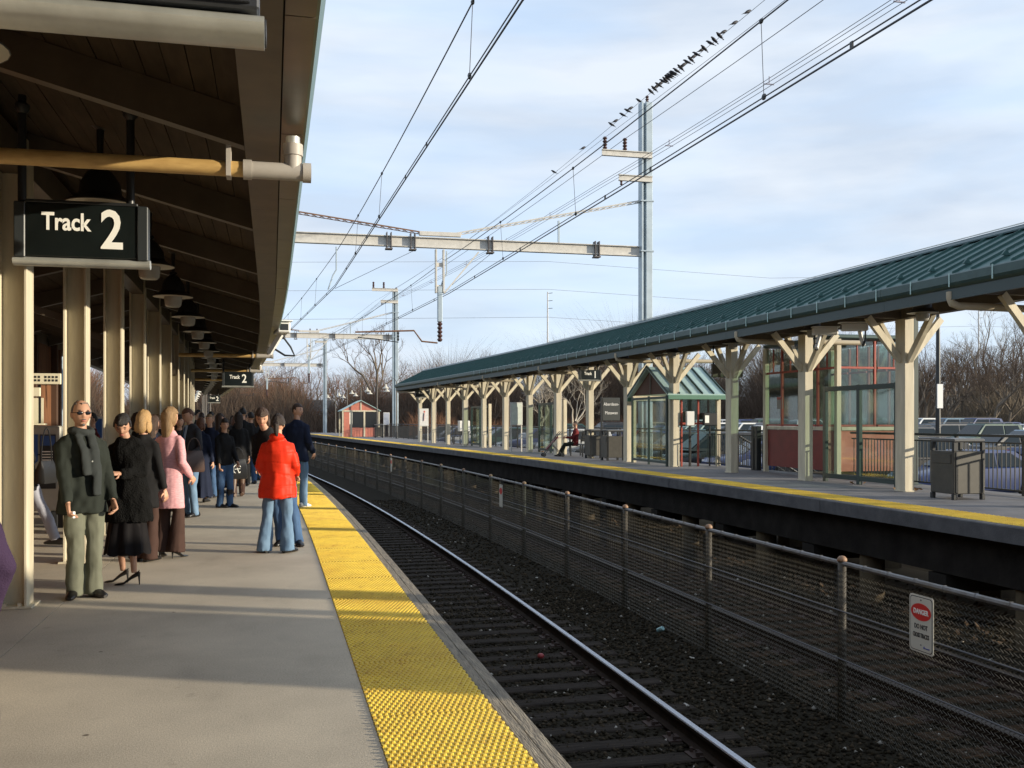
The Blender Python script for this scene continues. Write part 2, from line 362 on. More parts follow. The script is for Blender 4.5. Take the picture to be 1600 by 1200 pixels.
# ---------------------------------------------------------------- ballast stones (one mass of loose stone)
def stones():
    rng=np.random.default_rng(3)
    def zone(n,u0,u1,s0,s1,r0,r1):
        u=rng.uniform(u0,u1,n); s=s0+(s1-s0)*rng.uniform(0,1,n)**1.35; r=rng.uniform(r0,r1,n); return u,s,r
    Z=[zone(26000,1.38,6.6,4,17,.018,.034),zone(15000,1.38,9.0,15,38,.024,.042),zone(7000,5.6,10.2,5,18,.02,.036)]
    u=np.concatenate([z[0] for z in Z]); s=np.concatenate([z[1] for z in Z]); r=np.concatenate([z[2] for z in Z]); n=len(u)
    ofs=np.array([off(a) for a in s])
    base=np.array([[1,0,0],[0,1,0],[-1,0,0],[0,-1,0],[0,0,1],[0,0,-1]],float)
    v=base[None]*rng.uniform(.6,1.25,(n,6,3))+rng.uniform(-.22,.22,(n,6,3))
    a=rng.uniform(0,6.28,n); ca,sa=np.cos(a),np.sin(a)
    vx=v[:,:,0]*ca[:,None]-v[:,:,1]*sa[:,None]; vy=v[:,:,0]*sa[:,None]+v[:,:,1]*ca[:,None]; vz=v[:,:,2]*.75
    P=np.stack([vx*r[:,None]+(u+ofs)[:,None],vy*r[:,None]+s[:,None],vz*r[:,None]+(B0+rng.uniform(-.004,.016,n))[:,None]],2).reshape(-1,3)
    t=np.array([[0,1,4],[1,2,4],[2,3,4],[3,0,4],[1,0,5],[2,1,5],[3,2,5],[0,3,5]])
    T=(t[None]+(np.arange(n)*6)[:,None,None]).reshape(-1,3)
    me=bpy.data.meshes.new('ballast'); me.vertices.add(len(P)); me.vertices.foreach_set('co',P.ravel())
    me.loops.add(len(T)*3); me.loops.foreach_set('vertex_index',T.ravel().astype(np.int32)); me.polygons.add(len(T))
    me.polygons.foreach_set('loop_start',(np.arange(len(T))*3).astype(np.int32)); me.polygons.foreach_set('loop_total',np.full(len(T),3,np.int32))
    me.materials.append(stonem); me.update(calc_edges=True); me.validate()
    o=bpy.data.objects.new('ballast_stones',me); col.objects.link(o); tag(o,'dark grey and brown crushed stone ballast around the sleepers','ballast',kind='stuff')
stones()
# ---------------------------------------------------------------- tracks
rail_dull=mat('rail_dull_top',(.05,.04,.035),.5,metal=.5)
def rail_prof(c):
    return [(c+x,-1.392+z) for x,z in ((-.07,0),(.07,0),(.07,.012),(.012,.03),(.009,.115),(.034,.128),(.036,.16),(.028,.17),(-.028,.17),(-.036,.16),(-.034,.128),(-.009,.115),(-.012,.03),(-.07,.012))]
def track(name,cu,sm,s0,s1):
    t=thing(name,None,None); t['kind']='structure'
    for k in (-1,1):
        mb=MB().use(rail_side).use(rail_side); c=cu+k*.7525
        sweep(mb,rail_prof(c),s0,s1,2)
        mb.mats.append(rail_top if name=='near_track' else rail_dull); n=14
        for i in range(len(mb.f)-2):
            if i%n in (6,7,8): mb.m[i]=1
        mb.build('rail',parent=t)
    m=MB().bbox(-1.3,1.3,-.115,.115,-.18,0,.012); me=m.mesh('sleeper',sm)
    pl=MB().box(-.19,.19,-.095,.095,0,.012)
    for a,b in ((-.13,-.07),(.13,.07),(-.13,.07),(.13,-.07)): pl.box(a-.014,a+.014,b-.014,b+.014,.012,.05)
    for a in (-.085,.085): pl.bar((a,-.05,.02),(a,.05,.02),.03,.03)
    pm=pl.mesh('tie_plate',mat('tie_plate_rust',(.035,.018,.013),.85,var=.3))
    s=s0+.3; i=0
    while s<min(s1,78):
        o=inst('sleeper',me,t,W(cu+random.uniform(-.03,.03),s,-1.392+random.uniform(-.012,0.0)),ang(s)+random.uniform(-.012,.012))
        if s<26:
            for k in (-1,1):
                inst('tie_plate',pm,o,(k*.7525,0,0))
        s+=.50+random.uniform(-.012,.012); i+=1
track('near_track',3.04,tiem,-1,130); track('far_track',7.25,tiem2,1,130)
def hump(mb,c,r,q): mb.ell(c,r,8,5)
# litter
lit=MB().lathe([(0,0),(.03,0),(.033,.01),(.033,.10),(.028,.11),(0,.11)],n=12)
o=lit.build('drink_can',mat('pale_blue_can',(.30,.50,.52),.4,metal=.3),loc=W(5.33,13.3,-1.38)); o.rotation_euler=(rad(65),rad(10),rad(20)); tag(o,'crushed pale blue drink can lying on ballast near the fence','can')
o=MB().ell((0,0,0),(.045,.04,.035),10,8).build('red_ball',mat('dull_red_rubber',(.25,.03,.03),.5),loc=W(3.28,12.1,-1.355),smooth=True); tag(o,'small dull red ball lying beside the near rail','ball')
def scrap(u,s,z,w,h,c,lab,r=0):
    mb=MB(); k=5
    mb.v=[(w*(i/k-.5),h*(j/k-.5),.012*random.random()+.01) for j in range(k+1) for i in range(k+1)]
    mb.f=[(j*(k+1)+i,j*(k+1)+i+1,(j+1)*(k+1)+i+1,(j+1)*(k+1)+i) for j in range(k) for i in range(k)]; mb.m=[0]*len(mb.f)
    lo=[(x,y,z_-.006) for x,y,z_ in mb.v]; n=len(mb.v); mb.v+=lo; mb.f+=[tuple(n+q for q in f[::-1]) for f in mb.f]; mb.m=[0]*len(mb.f)
    o=mb.build('litter_scrap',mat('paper_'+str(c),c,.8),loc=W(u,s,z)); o.rotation_euler=(0,0,r); tag(o,lab,'litter','pale scraps of litter between the tracks')
for i,(u,s) in enumerate(((4.7,14.6),(4.9,18.2),(5.1,11.6),(3.0,13.8),(2.6,16.2),(2.3,10.3),(5.2,21.),(4.5,24.),(4.2,9.7))):
    scrap(u,s,-1.375,.03+.025*(i%3),.025+.015*(i%2),(.5,.48,.44),'small pale scrap of litter lying on the dark ballast',i)

# ================================================================ CHAIN LINK FENCE between the tracks
FU=5.57; FS=[8.98+3.15*k for k in range(-2,31)]
fence=thing('chain_link_fence','long waist high chain link fence with capped posts between the tracks','fence',(0,0,0))
def mesh_bay():
    p=.052; h=.026; L=3.15; n=int(L/p); K=int(1.52/h); r=.0036
    V=[];T=[]
    for i in range(n+1):
        b=len(V)
        for k in range(K+1):
            y=i*p+(p*.5 if k%2 else -p*.5)*1.0; x=.004*(1 if (i+k)%2 else -1); z=-1.40+k*h
            y=min(max(y,0.0),L)
            for a in (0,2.09,4.19): V.append((x+r*math.cos(a),y+r*math.sin(a)*.9,z+r*math.sin(a)*.5))
        for k in range(K):
            for a in range(3):
                q=b+k*3; T.append((q+a,q+(a+1)%3,q+3+(a+1)%3,q+3+a))
    me=bpy.data.meshes.new('chain_link_mesh'); me.from_pydata(V,[],T); me.materials.append(meshm); me.update(); return me
bay=mesh_bay()
pm=MB().tube([(0,0,-1.46),(0,0,.19)],.041,12).mesh('fence_post',postm,True)
cm=MB().lathe([(.046,0),(.05,.012),(.046,.03),(.03,.05),(.0,.058)],n=12).mesh('post_cap',capm,True)
tie=MB().tube([(.047*math.cos(a),.0,.047*math.sin(a)-.0) for a in [i*math.pi/4 for i in range(9)]],.003,4).mesh('mesh_tie',tubem)
for i,s in enumerate(FS):
    p=inst('fence_post',pm,fence,W(FU,s,0),ang(s)); inst('post_cap',cm,p,(0,0,.185))
    if i<len(FS)-1:
        a=W(FU,s,0); b=W(FU,FS[i+1],0); d=b-a; rz=math.atan2(-d.x,d.y)
        inst('chain_link_mesh',bay,fence,W(FU,s,0)+Vector((-.05,0,0)),rz,kind='stuff')
        MB().tube([a+Vector((0,0,.165)),b+Vector((0,0,.165))],.027,8).build('top_rail',tubem,fence,smooth=True)
        for z in (-.30,-.78): MB().tube([a+Vector((-.052,0,z)),b+Vector((-.052,0,z))],.0075 if s<20 else .006,6).build('tension_bar',mat('dull_wire_bar',(.11,.11,.12),.55,metal=.4),fence)
        if s<24:
            tb=MB()
            for k in range(1,8):
                c=a+(b-a)*k/8+Vector((0,0,.165)); tb.tube([c+Vector((.031*math.cos(t),0,.031*math.sin(t))) for t in [j*math.pi/3 for j in range(7)]],.004,4)
            tb.build('wire_ties',tubem,fence,kind='stuff')
def danger(u,s,zt,w,h,lab,detail):
    t=on_line('danger_sign',lab,'sign',u,s,0,0,'danger signs fixed to the chain link fence')
    # plate faces the near platform (-u)
    r=.03; n=4; pr=[]
    for cx,cy,a0 in ((w/2-r,h/2-r,0),(-w/2+r,h/2-r,90),(-w/2+r,-h/2+r,180),(w/2-r,-h/2+r,270)):
        for i in range(n+1): a=rad(a0+90*i/n); pr.append((cx+r*math.cos(a),cy+r*math.sin(a)))
    zc=zt-h/2
    def plate(sc,x0,x1,m,nm):
        mb=MB(); k=len(pr); V=[]
        for x in (x0,x1):
            for a,b in pr: V.append((x,math.copysign(max(0,abs(a)-sc),a),zc+math.copysign(max(0,abs(b)-sc),b)))
        mb.add(V,[tuple(range(k)),tuple(range(2*k-1,k-1,-1))]+[(i,(i+1)%k,k+(i+1)%k,k+i) for i in range(k)])
        return mb.build(nm,m,t)
    plate(0,-.003,0,mat('sign_plate_white',(.62,.60,.52),.5),'plate')
    plate(.014,-.0045,-.0032,mat('sign_border_black',(.02,.02,.02),.5),'border')
    plate(.020,-.006,-.0047,mat('sign_plate_white',(.62,.60,.52),.5),'sign_face')
    e=MB(); k=24; e.add([(x,.42*w*math.cos(2*math.pi*i/k),zc+.21*h+.15*h*math.sin(2*math.pi*i/k)) for x in (-.0075,-.0062) for i in range(k)],[tuple(range(k)),tuple(range(2*k-1,k-1,-1))]+[(i,(i+1)%k,k+(i+1)%k,k+i) for i in range(k)])
    e.build('red_oval',mat('sign_red',(.62,.03,.025),.5),t)
    R=(rad(90),0,rad(-90))
    if detail:
        text('DANGER',.060,t,(-.0078,0,zc+.21*h),R,white,sx=.84,bold=.0018)
        bk=mat('sign_border_black',(.02,.02,.02),.5)
        text('DO NOT',.060,t,(-.0066,0,zc-.05*h),R,bk,sx=.75,bold=.001); text('CROSS TRACKS',.056,t,(-.0066,0,zc-.20*h),R,bk,sx=.56,bold=.001)
        for z in (.42*h,-.36*h): MB().lathe([(0,0),(.008,0),(.006,.004),(0,.005)],n=8).build('bolt',tubem,t,loc=(-.006,0,zc+z)).rotation_euler=(0,rad(-90),0)
        mb=MB(); mb.add([(-.0068,-.03,zc-.40*h),(-.0068,-.045,zc-.36*h),(-.0068,-.055,zc-.40*h),(-.0068,-.04,zc-.41*h)],[(0,1,2,3)]); mb.build('emblem',mat('sign_blue',(.05,.07,.4),.5),t)
        text('NJ TRANSIT',.016,t,(-.0066,-.078,zc-.40*h),R,mat('sign_blue',(.05,.07,.4),.5))
danger(5.50,7.62,.075,.33,.50,'white danger do not cross tracks sign with red oval on the nearest fence panel',True)
danger(5.50,23.4,.06,.32,.54,'white and red danger sign on the fence halfway along it',False)
danger(5.50,39.9,.10,.32,.54,'white and red danger sign farthest along the fence',False)

# ================================================================ NEAR PLATFORM
plat=thing('near_platform',None,None); plat['kind']='structure'
cuts=[-25,-10,4.2,16,30,44,58,72,86,100,112]
for i in range(len(cuts)-1):
    for u0,u1 in ((-8,-1.785),(-1.777,.522)):
        mb=MB(); sweep(mb,rect(u0,u1,-.20,0),cuts[i]+.004,cuts[i+1]-.004,2); mb.build('deck_slab',concrete,plat)
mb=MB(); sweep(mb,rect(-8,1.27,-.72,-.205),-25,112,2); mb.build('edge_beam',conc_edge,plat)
mb=MB(); sweep(mb,rect(.524,1.192,-.20,-.004),-3,112,2); mb.build('tactile_bed',mat('tactile_base',(.5,.33,.02),.8),plat)
def tile_mesh(w,l,nu,ns,hi=True):
    mb=MB(); mb.box(-w/2,w/2,-l/2+.004,l/2-.004,-.012,0)
    for j in range(ns):
        for i in range(nu):
            x=-w/2+(i+.5)*w/nu+(.25 if j%2 else -.25)*w/nu; y=-l/2+(j+.5)*l/ns
            n=6 if hi else 4; r0,r1,hh=(.0145,.009,.0095)
            b=[(x+r0*math.cos(2*math.pi*k/n),y+r0*math.sin(2*math.pi*k/n),-.0005) for k in range(n)]; t=[(x+r1*math.cos(2*math.pi*k/n),y+r1*math.sin(2*math.pi*k/n),hh) for k in range(n)]
            mb.add(b+t,[(k,(k+1)%n,n+(k+1)%n,n+k) for k in range(n)]+[tuple(range(n,2*n))])
    return mb.mesh('tactile_tile',yellow)
tm=tile_mesh(.666,1.2,20,25); tm2=tile_mesh(.666,1.2,20,25,False)
s=-2.4
while s<100: inst('tactile_tile',tm if s<16 else tm2,plat,W(.858,s,.004),ang(s)); s+=1.2
# weathered boards along the edge
s=-2.0; i=0
while s<110:
    L=3.6 if i%2 else 4.2; e=min(s+L,111)
    for (u0,u1,dz) in ((1.198,1.262,0.0),(1.270,1.348,-.006)):
        a,b=(s,e) if u0<1.2 else (s+1.1,e+1.1)
        mb=MB(); sweep(mb,[(u0,-.11+dz),(u1,-.11+dz),(u1,dz),(u0+.006,dz),(u0,-.006+dz)],a+.004,b-.004,1.0); mb.build('edge_board',wood,plat)
    s=e; i+=1
mb=MB()
s=0
while s<110:
    for u in (-5,-.2): mb.box(u+off(s)-.25,u+off(s)+.25,s-.2,s+.2,-1.56,-.70)
    s+=4.5
mb.build('support_piers',conc_pile,plat,kind='stuff')

# ================================================================ FAR PLATFORM
ZR=.24
fp=thing('far_platform',None,None); fp['kind']='structure'
cuts=[-14,-6,1,9,15.5,22,28.5,35,41.5,48,54.5,61,67.5,74,80.5,87,93.5,100,112]
for i in range(len(cuts)-1):
    for u0,u1 in ((10.034,13.5),):
        mb=MB(); sweep(mb,rect(u0,u1,ZR-.2,ZR),cuts[i]+.006,cuts[i+1]-.006,2); mb.build('deck_slab',conc_r,fp)
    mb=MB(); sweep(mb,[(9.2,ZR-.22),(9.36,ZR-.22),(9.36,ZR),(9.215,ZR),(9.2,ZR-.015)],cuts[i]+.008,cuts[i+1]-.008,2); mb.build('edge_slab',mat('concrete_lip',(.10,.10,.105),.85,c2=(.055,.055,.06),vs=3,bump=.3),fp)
mb=MB(); sweep(mb,rect(9.364,10.03,ZR-.2,ZR-.008),-14,112,2); mb.build('tactile_bed',mat('tactile_base',(.5,.33,.02),.8),fp)
s=3.
while s<100: inst('tactile_tile',tm2,fp,W(9.697,s,ZR+.002),ang(s)); s+=1.2
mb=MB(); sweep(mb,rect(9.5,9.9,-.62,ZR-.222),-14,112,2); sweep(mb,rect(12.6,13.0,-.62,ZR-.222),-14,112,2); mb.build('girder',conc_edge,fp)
s=4.
while s<110:
    m=MB().tube([(0,0,-1.7),(0,0,-.64)],.2,12).build('pile',conc_pile,fp,loc=W(9.75,s,0),smooth=True)
    MB().box(-.28,.28,-.28,.28,-1.7,-.64).build('pile',conc_pile,fp,loc=W(12.8,s+.6,0))
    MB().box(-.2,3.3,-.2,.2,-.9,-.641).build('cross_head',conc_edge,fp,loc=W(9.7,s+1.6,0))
    s+=3.6
# fallen leaves under the far platform
rng=random.Random(5); q=MB()
for i in range(5200):
    s=rng.uniform(6,46); u=rng.uniform(9.2,12.4); z=-1.55+.13+rng.uniform(.0,.05)+ (0 if u<10.4 else -.12)
    a=rng.uniform(0,6.28); r=rng.uniform(.03,.07); t=rng.uniform(-.4,.9)
    c=W(u,s,z); dx=Vector((math.cos(a)*r,math.sin(a)*r,t*r)); dy=Vector((-math.sin(a)*r*.6,math.cos(a)*r*.6,rng.uniform(-.3,.3)*r)); q.add([c-dx,c+dy,c+dx,c-dy],[(0,1,2,3)])
o=q.build('leaf_litter',mat('dead_leaves',(.10,.058,.028),.9,c2=(.04,.024,.014),vs=20)); tag(o,'dead leaves and litter heaped under the far platform','leaves',kind='stuff')
# ================================================================ NEAR CANOPY
can=thing('near_canopy','dark timber platform canopy with cream steel columns overhead on the near platform','canopy')
CE=76.0
COLS=[3.8+2.8*k-.05 for k in range(-9,26)]
COLS=[s for s in COLS if s<CE]
CU=-2.15
def col_mesh():     # wide-flange steel column: two flanges across the track, web between
    mb=MB(); w=.135
    mb.bbox(-w,w,-.155,-.133,0,4.0,.003); mb.bbox(-w,w,.133,.155,0,4.0,.003); mb.box(-.011,.011,-.1325,.1325,0,4.0)
    mb.bbox(-.17,.17,-.19,.19,.001,.02,.004)
    for a in (-.14,.14):
        for b in (-.09,.09): mb.box(a-.015,a+.015,b-.015,b+.015,.02,.045)
    return mb.mesh('column',cream)
def col_mesh2():    # the open side of the H faces the camera: flanges parallel to the track
    mb=MB(); d=.125
    mb.bbox(-.122,-.098,-d,d,0,4.0,.003); mb.bbox(.098,.122,-d,d,0,4.0,.003); mb.box(-.0975,.0975,-.012,.012,0,4.0)
    mb.bbox(-.17,.17,-.17,.17,.001,.02,.004)
    for a in (-.06,.06):
        for b in (-.1,.1): mb.box(a-.015,a+.015,b-.015,b+.015,.02,.045)
    return mb.mesh('column',cream)
cmz=col_mesh2()
for s in COLS: inst('column',cmz,can,W(CU,s,0),ang(s))
def zc(u): return 3.56+.27*(.1-abs(u-CU)+2.25)        # underside of the boards
def zceil(u): return 3.52+.27*((.0-CU)-abs(u-CU))
# boards (run along the track)
us=[-4.6+.1425*i for i in range(34)]
for i in range(len(us)-1):
    a,b=us[i]+.003,us[i+1]-.003
    dz=(.004 if i%2 else 0)
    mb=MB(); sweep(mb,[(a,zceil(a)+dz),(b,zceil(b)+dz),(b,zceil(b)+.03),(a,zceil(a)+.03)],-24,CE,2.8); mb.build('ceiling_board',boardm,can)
# roof skin above the boards
mb=MB(); sweep(mb,[(-4.85,3.43),(CU,3.43+.27*2.7+.03),(.12,3.43+.27*.43+.03+.03),(.12,3.62),(CU,4.30),(-4.85,3.60)][0:0]+[(-4.85,3.50),(CU,4.145),(.10,3.56),(.10,3.62),(CU,4.26),(-4.85,3.58)],-24,CE,2); mb.build('roof_sheet',green_dk,can)
# rafters at every column, and half way
for s in COLS:
    for (a,b) in ((CU,-.17),(CU,-4.55)):
        mb=MB(); d=.11
        L=[W(a,s,zceil(a)),W(b,s,zceil(b))]
        for y0 in (-d/2,):
            vs=[]
            for u in (a,b):
                for z in (-.24,-.002):
                    for y in (-d/2,d/2): 
                        p=W(u,s,zceil(u)+z); p.y+=y; vs.append(p)
            mb.add(vs,[(0,1,5,4),(2,6,7,3),(0,2,3,1),(4,5,7,6),(0,4,6,2),(1,3,7,5)])
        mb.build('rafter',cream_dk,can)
# eave beam, ridge beam, soffit box and gutter
for i in range(-4,14):
    a=-3+5.65*i; b=min(a+5.65,CE)
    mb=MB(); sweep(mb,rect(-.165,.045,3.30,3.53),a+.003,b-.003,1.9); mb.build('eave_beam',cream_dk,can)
    n=3
    for j in range(n):
        c0=a+(b-a)*j/n; c1=a+(b-a)*(j+1)/n
        mb=MB(); sweep(mb,[(.056,3.395),(.19,3.395),(.19,3.40),(.056,3.40)],c0+.005,c1-.005,1); mb.build('gutter_panel',gut_l,can)
    mb=MB(); sweep(mb,[(.062,3.402),(.205,3.402),(.232,3.46),(.236,3.60),(.225,3.60),(.195,3.42),(.062,3.42)],a+.002,b-.002,1.9); mb.build('gutter',mat('gutter_green',(.10,.17,.155),.35,metal=.3),can)
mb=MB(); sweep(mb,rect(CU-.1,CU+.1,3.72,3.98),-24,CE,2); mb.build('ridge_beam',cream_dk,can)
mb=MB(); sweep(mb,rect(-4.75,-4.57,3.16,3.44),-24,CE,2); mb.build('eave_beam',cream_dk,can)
# diagonal struts behind the column row (dark web of braces)
for s in COLS[10:23]:
    for dy in (-1.2,1.2):
        MB().bar(W(CU,s,2.75),W(CU,s+dy,3.72),.07,.10).build('knee_brace',cream_dk,can) if s>24 else None
    MB().bar(W(CU-.12,s,2.75),W(-4.4,s,3.42),.05,.08).build('tie_rod',cream_dk,can)
# drain pipes crossing under the rafters with tee fittings at the gutter
for sp in (6.3,25.4,33.2,40.5):
    z=3.13 if sp<10 else 3.19
    t=MB().tube([W(CU+.15,sp,z),W(-.12,sp,z)],.048,12).build('drain_pipe',pvcy,can,smooth=True)
    mb=MB(); mb.tube([W(-.17,sp,z),W(.20,sp,z)],.054,12); mb.tube([W(-.17,sp,z),W(-.12,sp,z)],.062,12); mb.tube([W(.185,sp,z),W(.235,sp,z)],.062,12)
    mb.tube([W(.125,sp,z),W(.125,sp,z+.16)],.052,12); mb.tube([W(.125,sp,z+.10),W(.125,sp,z+.17)],.061,12); mb.build('pipe_tee',pvc,can,smooth=True)
    MB().tube([W(.125,sp,z+.165),W(.125,sp,z+.215)],.043,12).build('gutter_outlet',silver,can,smooth=True)
    MB().box(-.014,.014,-.06,.06,-.055,.13).build('pipe_strap',pvc,can,loc=W(-.255,sp,z))
# pendant lamps
def lamp(parent_loc,rz,lab,grp,zb=3.3,zc_=3.95,pale=False):
    t=thing('pendant_lamp',lab,'lamp',parent_loc,rz,grp)
    m=MB(); m.lathe([(.09,zc_-zb),(.095,zc_-zb-.02),(.03,zc_-zb-.07),(.022,.34),(.05,.33),(.055,.30),(.02,.29)],n=12); m.build('stem',black,t,smooth=True)
    m=MB(); m.lathe([(.055,.285),(.10,.24),(.15,.16),(.165,.07),(.265,.0),(.262,-.006),(.16,.055),(.14,.15),(.05,.25)],n=24); m.build('lamp_shade',black,t,smooth=True)
    m=MB(); m.lathe([(.115,.02),(.118,-.02),(.105,-.12),(.085,-.14),(0,-.145)],n=20); m.build('glass_bowl',lamp_g,t,smooth=True)
    m=MB(); m.lathe([(.26,-.004),(.258,.002),(.12,.045),(.11,.04)],n=24); m.build('reflector',mat('reflector_cream',(.42,.39,.31),.4),t,smooth=True)
    return t
LS=[2.2,5.15,8.3]+[11.5+2.75*k for k in range(0,20)]
l0=lamp(W(-1.3,LS[0],3.28),0,'dark bell shaped pendant lamp hanging under the near canopy','pendant lamps under the near canopy')
places=['directly above the camera','nearest one shown','behind the hanging track sign','second one past the track sign','third one past the track sign','fourth one past the track sign']
for i,s in enumerate(LS[1:]):
    c=copy_tree(l0); c.location=W(-1.3,s,3.28) if i else W(-1.42,4.93,3.28)
    if i<4: c['label']=['dark pendant lamp whose glass shows at the top left corner','dark bell pendant lamp just above the near track 2 sign','dark bell pendant lamp right behind the corner of the track 2 sign','dark bell pendant lamp hanging alone just past the track 2 sign'][i]
    else: c['label']='dark bell lamp, %s in the row past the nearest track 2 sign'%ORD[i-2]
l0['label']='dark bell pendant lamp overhead beside the camera'

# ---------------------------------------------------------------- hanging track signs
def track_sign(lab,num,u0,u1,s,z0,z1,ztop,parentw='Track',fs=1,posts=True):
    t=on_line('track_sign',lab,'sign',(u0+u1)/2,s,0)
    w=(u1-u0)/2
    MB().bbox(-w+.07,w-.07,-.05,.05,z0+.06,z1,.006).build('sign_face',signblk,t)
    for sx in (-1,1): MB().bbox(sx*(w-.07),sx*w,-.06,.06,z0+.05,z1+.002,.006).build('end_frame',mat('sign_frame',(.03,.035,.038),.35),t)
    MB().bbox(-w+.068,w-.068,-.056,.056,z1-.0,z1+.02,.004).build('top_frame',black,t)
    mb=MB(); mb.loft([[Vector((x,.055*math.cos(a),z0+.03+.032*math.sin(a))) for a in [i*math.pi/6 for i in range(12)]] for x in (-w-.01,w+.01)]); mb.build('light_tube',silver,t,smooth=True)
    if posts:
        for x in (-w+.04,w-.12):
            m=MB(); m.tube([(x,0,z1+.01),(x,0,ztop)],.028,10); m.lathe([(.028,0),(.05,.03),(.05,.06),(.03,.07)],(x,0,ztop-.12),10); m.build('hanger',black,t,smooth=True)
    hgt=z1-z0-.06
    text('Track',.165*fs,t,(-.10*fs,-.054,z0+.06+hgt*.64),(rad(90),0,0),white,bold=.0036*fs,sx=.78)
    text(num,.37*fs,t,(.19*fs,-.054,z0+.06+hgt*.50),(rad(90),0,0),white,bold=.006*fs,sx=.82)
    return t
track_sign('black hanging track 2 sign with white lettering, the nearest one under the canopy','2',-1.67,-.825,7.28,2.64,3.06,3.78)
track_sign('small looking black track 2 sign far along the near canopy','2',-1.05,-.10,32.3,2.63,3.10,3.5)
track_sign('farthest black track 2 sign, tiny beyond the crowd','2',-1.15,-.45,62,2.63,3.08,3.5)
# ---------------------------------------------------------------- information display at top left
t=on_line('platform_display','dark electronic display box with a silver tube along its bottom, top left','display',-1.2,3.42,0)
MB().bbox(-1.1,1.16,-.09,.09,2.93,3.5,.008).build('housing',mat('display_housing',(.035,.038,.045),.35),t)
MB().bbox(-1.0,1.09,-.102,-.091,2.962,3.47,.003).build('screen',mat('display_screen',(.008,.012,.018),.12),t)
for a,b,c,d in ((-1.04,1.13,2.945,2.96),(1.095,1.115,2.961,3.48)): MB().box(a,b,-.108,-.0905,c,d).build('screen_frame',mat('display_housing',(.035,.038,.045),.35),t)
mb=MB(); mb.loft([[Vector((x,.10*math.cos(a),2.885+.044*math.sin(a))) for a in [i*math.pi/8 for i in range(16)]] for x in (-1.12,1.175)]); mb.build('light_tube',silver,t,smooth=True)
MB().lathe([(.0,0),(.046,0),(.046,.006),(0,.007)],n=12).build('tube_cap',mat('display_housing',(.035,.038,.045),.35),t,loc=(1.176,0,2.885)).rotation_euler=(0,rad(90),0)
# security camera on the eave
def cctv(t,s=1):
    MB().bbox(-.07*s,.07*s,-.26*s,.14*s,-.06*s,.06*s,.02,None).build('camera_housing',mat('camera_white',(.7,.7,.68),.4),t)
    MB().bbox(-.09*s,.09*s,-.30*s,.15*s,.062*s,.078*s,.006).build('sun_shield',mat('camera_white',(.7,.7,.68),.4),t)
    MB().box(-.045*s,.045*s,-.265*s,-.255*s,-.035*s,.035*s).build('lens_window',black,t)
    MB().bar((0,.02*s,-.06*s),(-.12*s,.1*s,-.28*s),.05*s,.05*s).build('bracket',mat('camera_white',(.7,.7,.68),.4),t)
    MB().tube([(.02,.1*s,-.05*s),(.12*s,.08*s,-.2*s),(.16*s,.05*s,-.3*s),(.05*s,.05*s,-.3*s),(-.1*s,.1*s,-.2*s)],.012*s,6).build('cable',black,t,smooth=True)
t=on_line('security_camera','white security camera on the outer edge of the near canopy','camera',.26,20.6,3.44,rad(6)); cctv(t,1.75)
# ================================================================ STATION WALL, MACHINES behind the columns
wl_=thing('station_building','brown panelled station wall behind the near platform columns','building')
for i in range(-44,22):
    s=8.5+.72*i
    mb=MB(); mb.box(*[x for x in (-4.66+off(s),-4.56+off(s)+(.02 if i%2 else 0),s+.01,s+.71,0,3.2)]); mb.build('wall_panel',brick,wl_)
    if i%3==0: MB().bbox(-4.55+off(s),-4.42+off(s),s-.06,s+.06,0,3.3,.01).build('pilaster',mat('dark_timber',(.07,.035,.02),.7),wl_)
MB().box(-9,-4.67,-23.4,-23.2,0,3.2).build('end_wall',brick,wl_)
MB().box(-9,-4.67,24.4,24.6,0,3.2).build('end_wall',brick,wl_)
MB().bbox(-4.55,-4.40,18.9,19.3,2.15,2.28,.02).build('wall_light',mat('wall_light_glass',(.9,.85,.6),.4),wl_)
hh=thing('sky_blocker_hall','brown timber waiting hall under the near canopy, behind the camera','building')  # unseen hall added to cut the sky light on the column webs
MB().bbox(-4.5,.35,-5.2,-5.0,0,1.0,.01).build('wall',brick,hh); MB().bbox(-4.5,.35,-5.2,-5.0,2.6,3.28,.01).build('wall',brick,hh)
for x in (-4.3,-3.1,-1.9,-.7,.2): MB().bbox(x-.12,x+.12,-5.19,-5.01,1.001,2.599,.01).build('mullion',mat('dark_timber',(.07,.035,.02),.7),hh)
for a,b in ((-4.17,-3.23),(-2.97,-2.03),(-1.77,-.83),(-.57,.07)): MB().box(a,b,-5.12,-5.08,1.002,2.598).build('window',dark_g,hh)
MB().bbox(.2,.35,-12,-5.21,0,3.28,.01).build('side_wall',brick,hh)
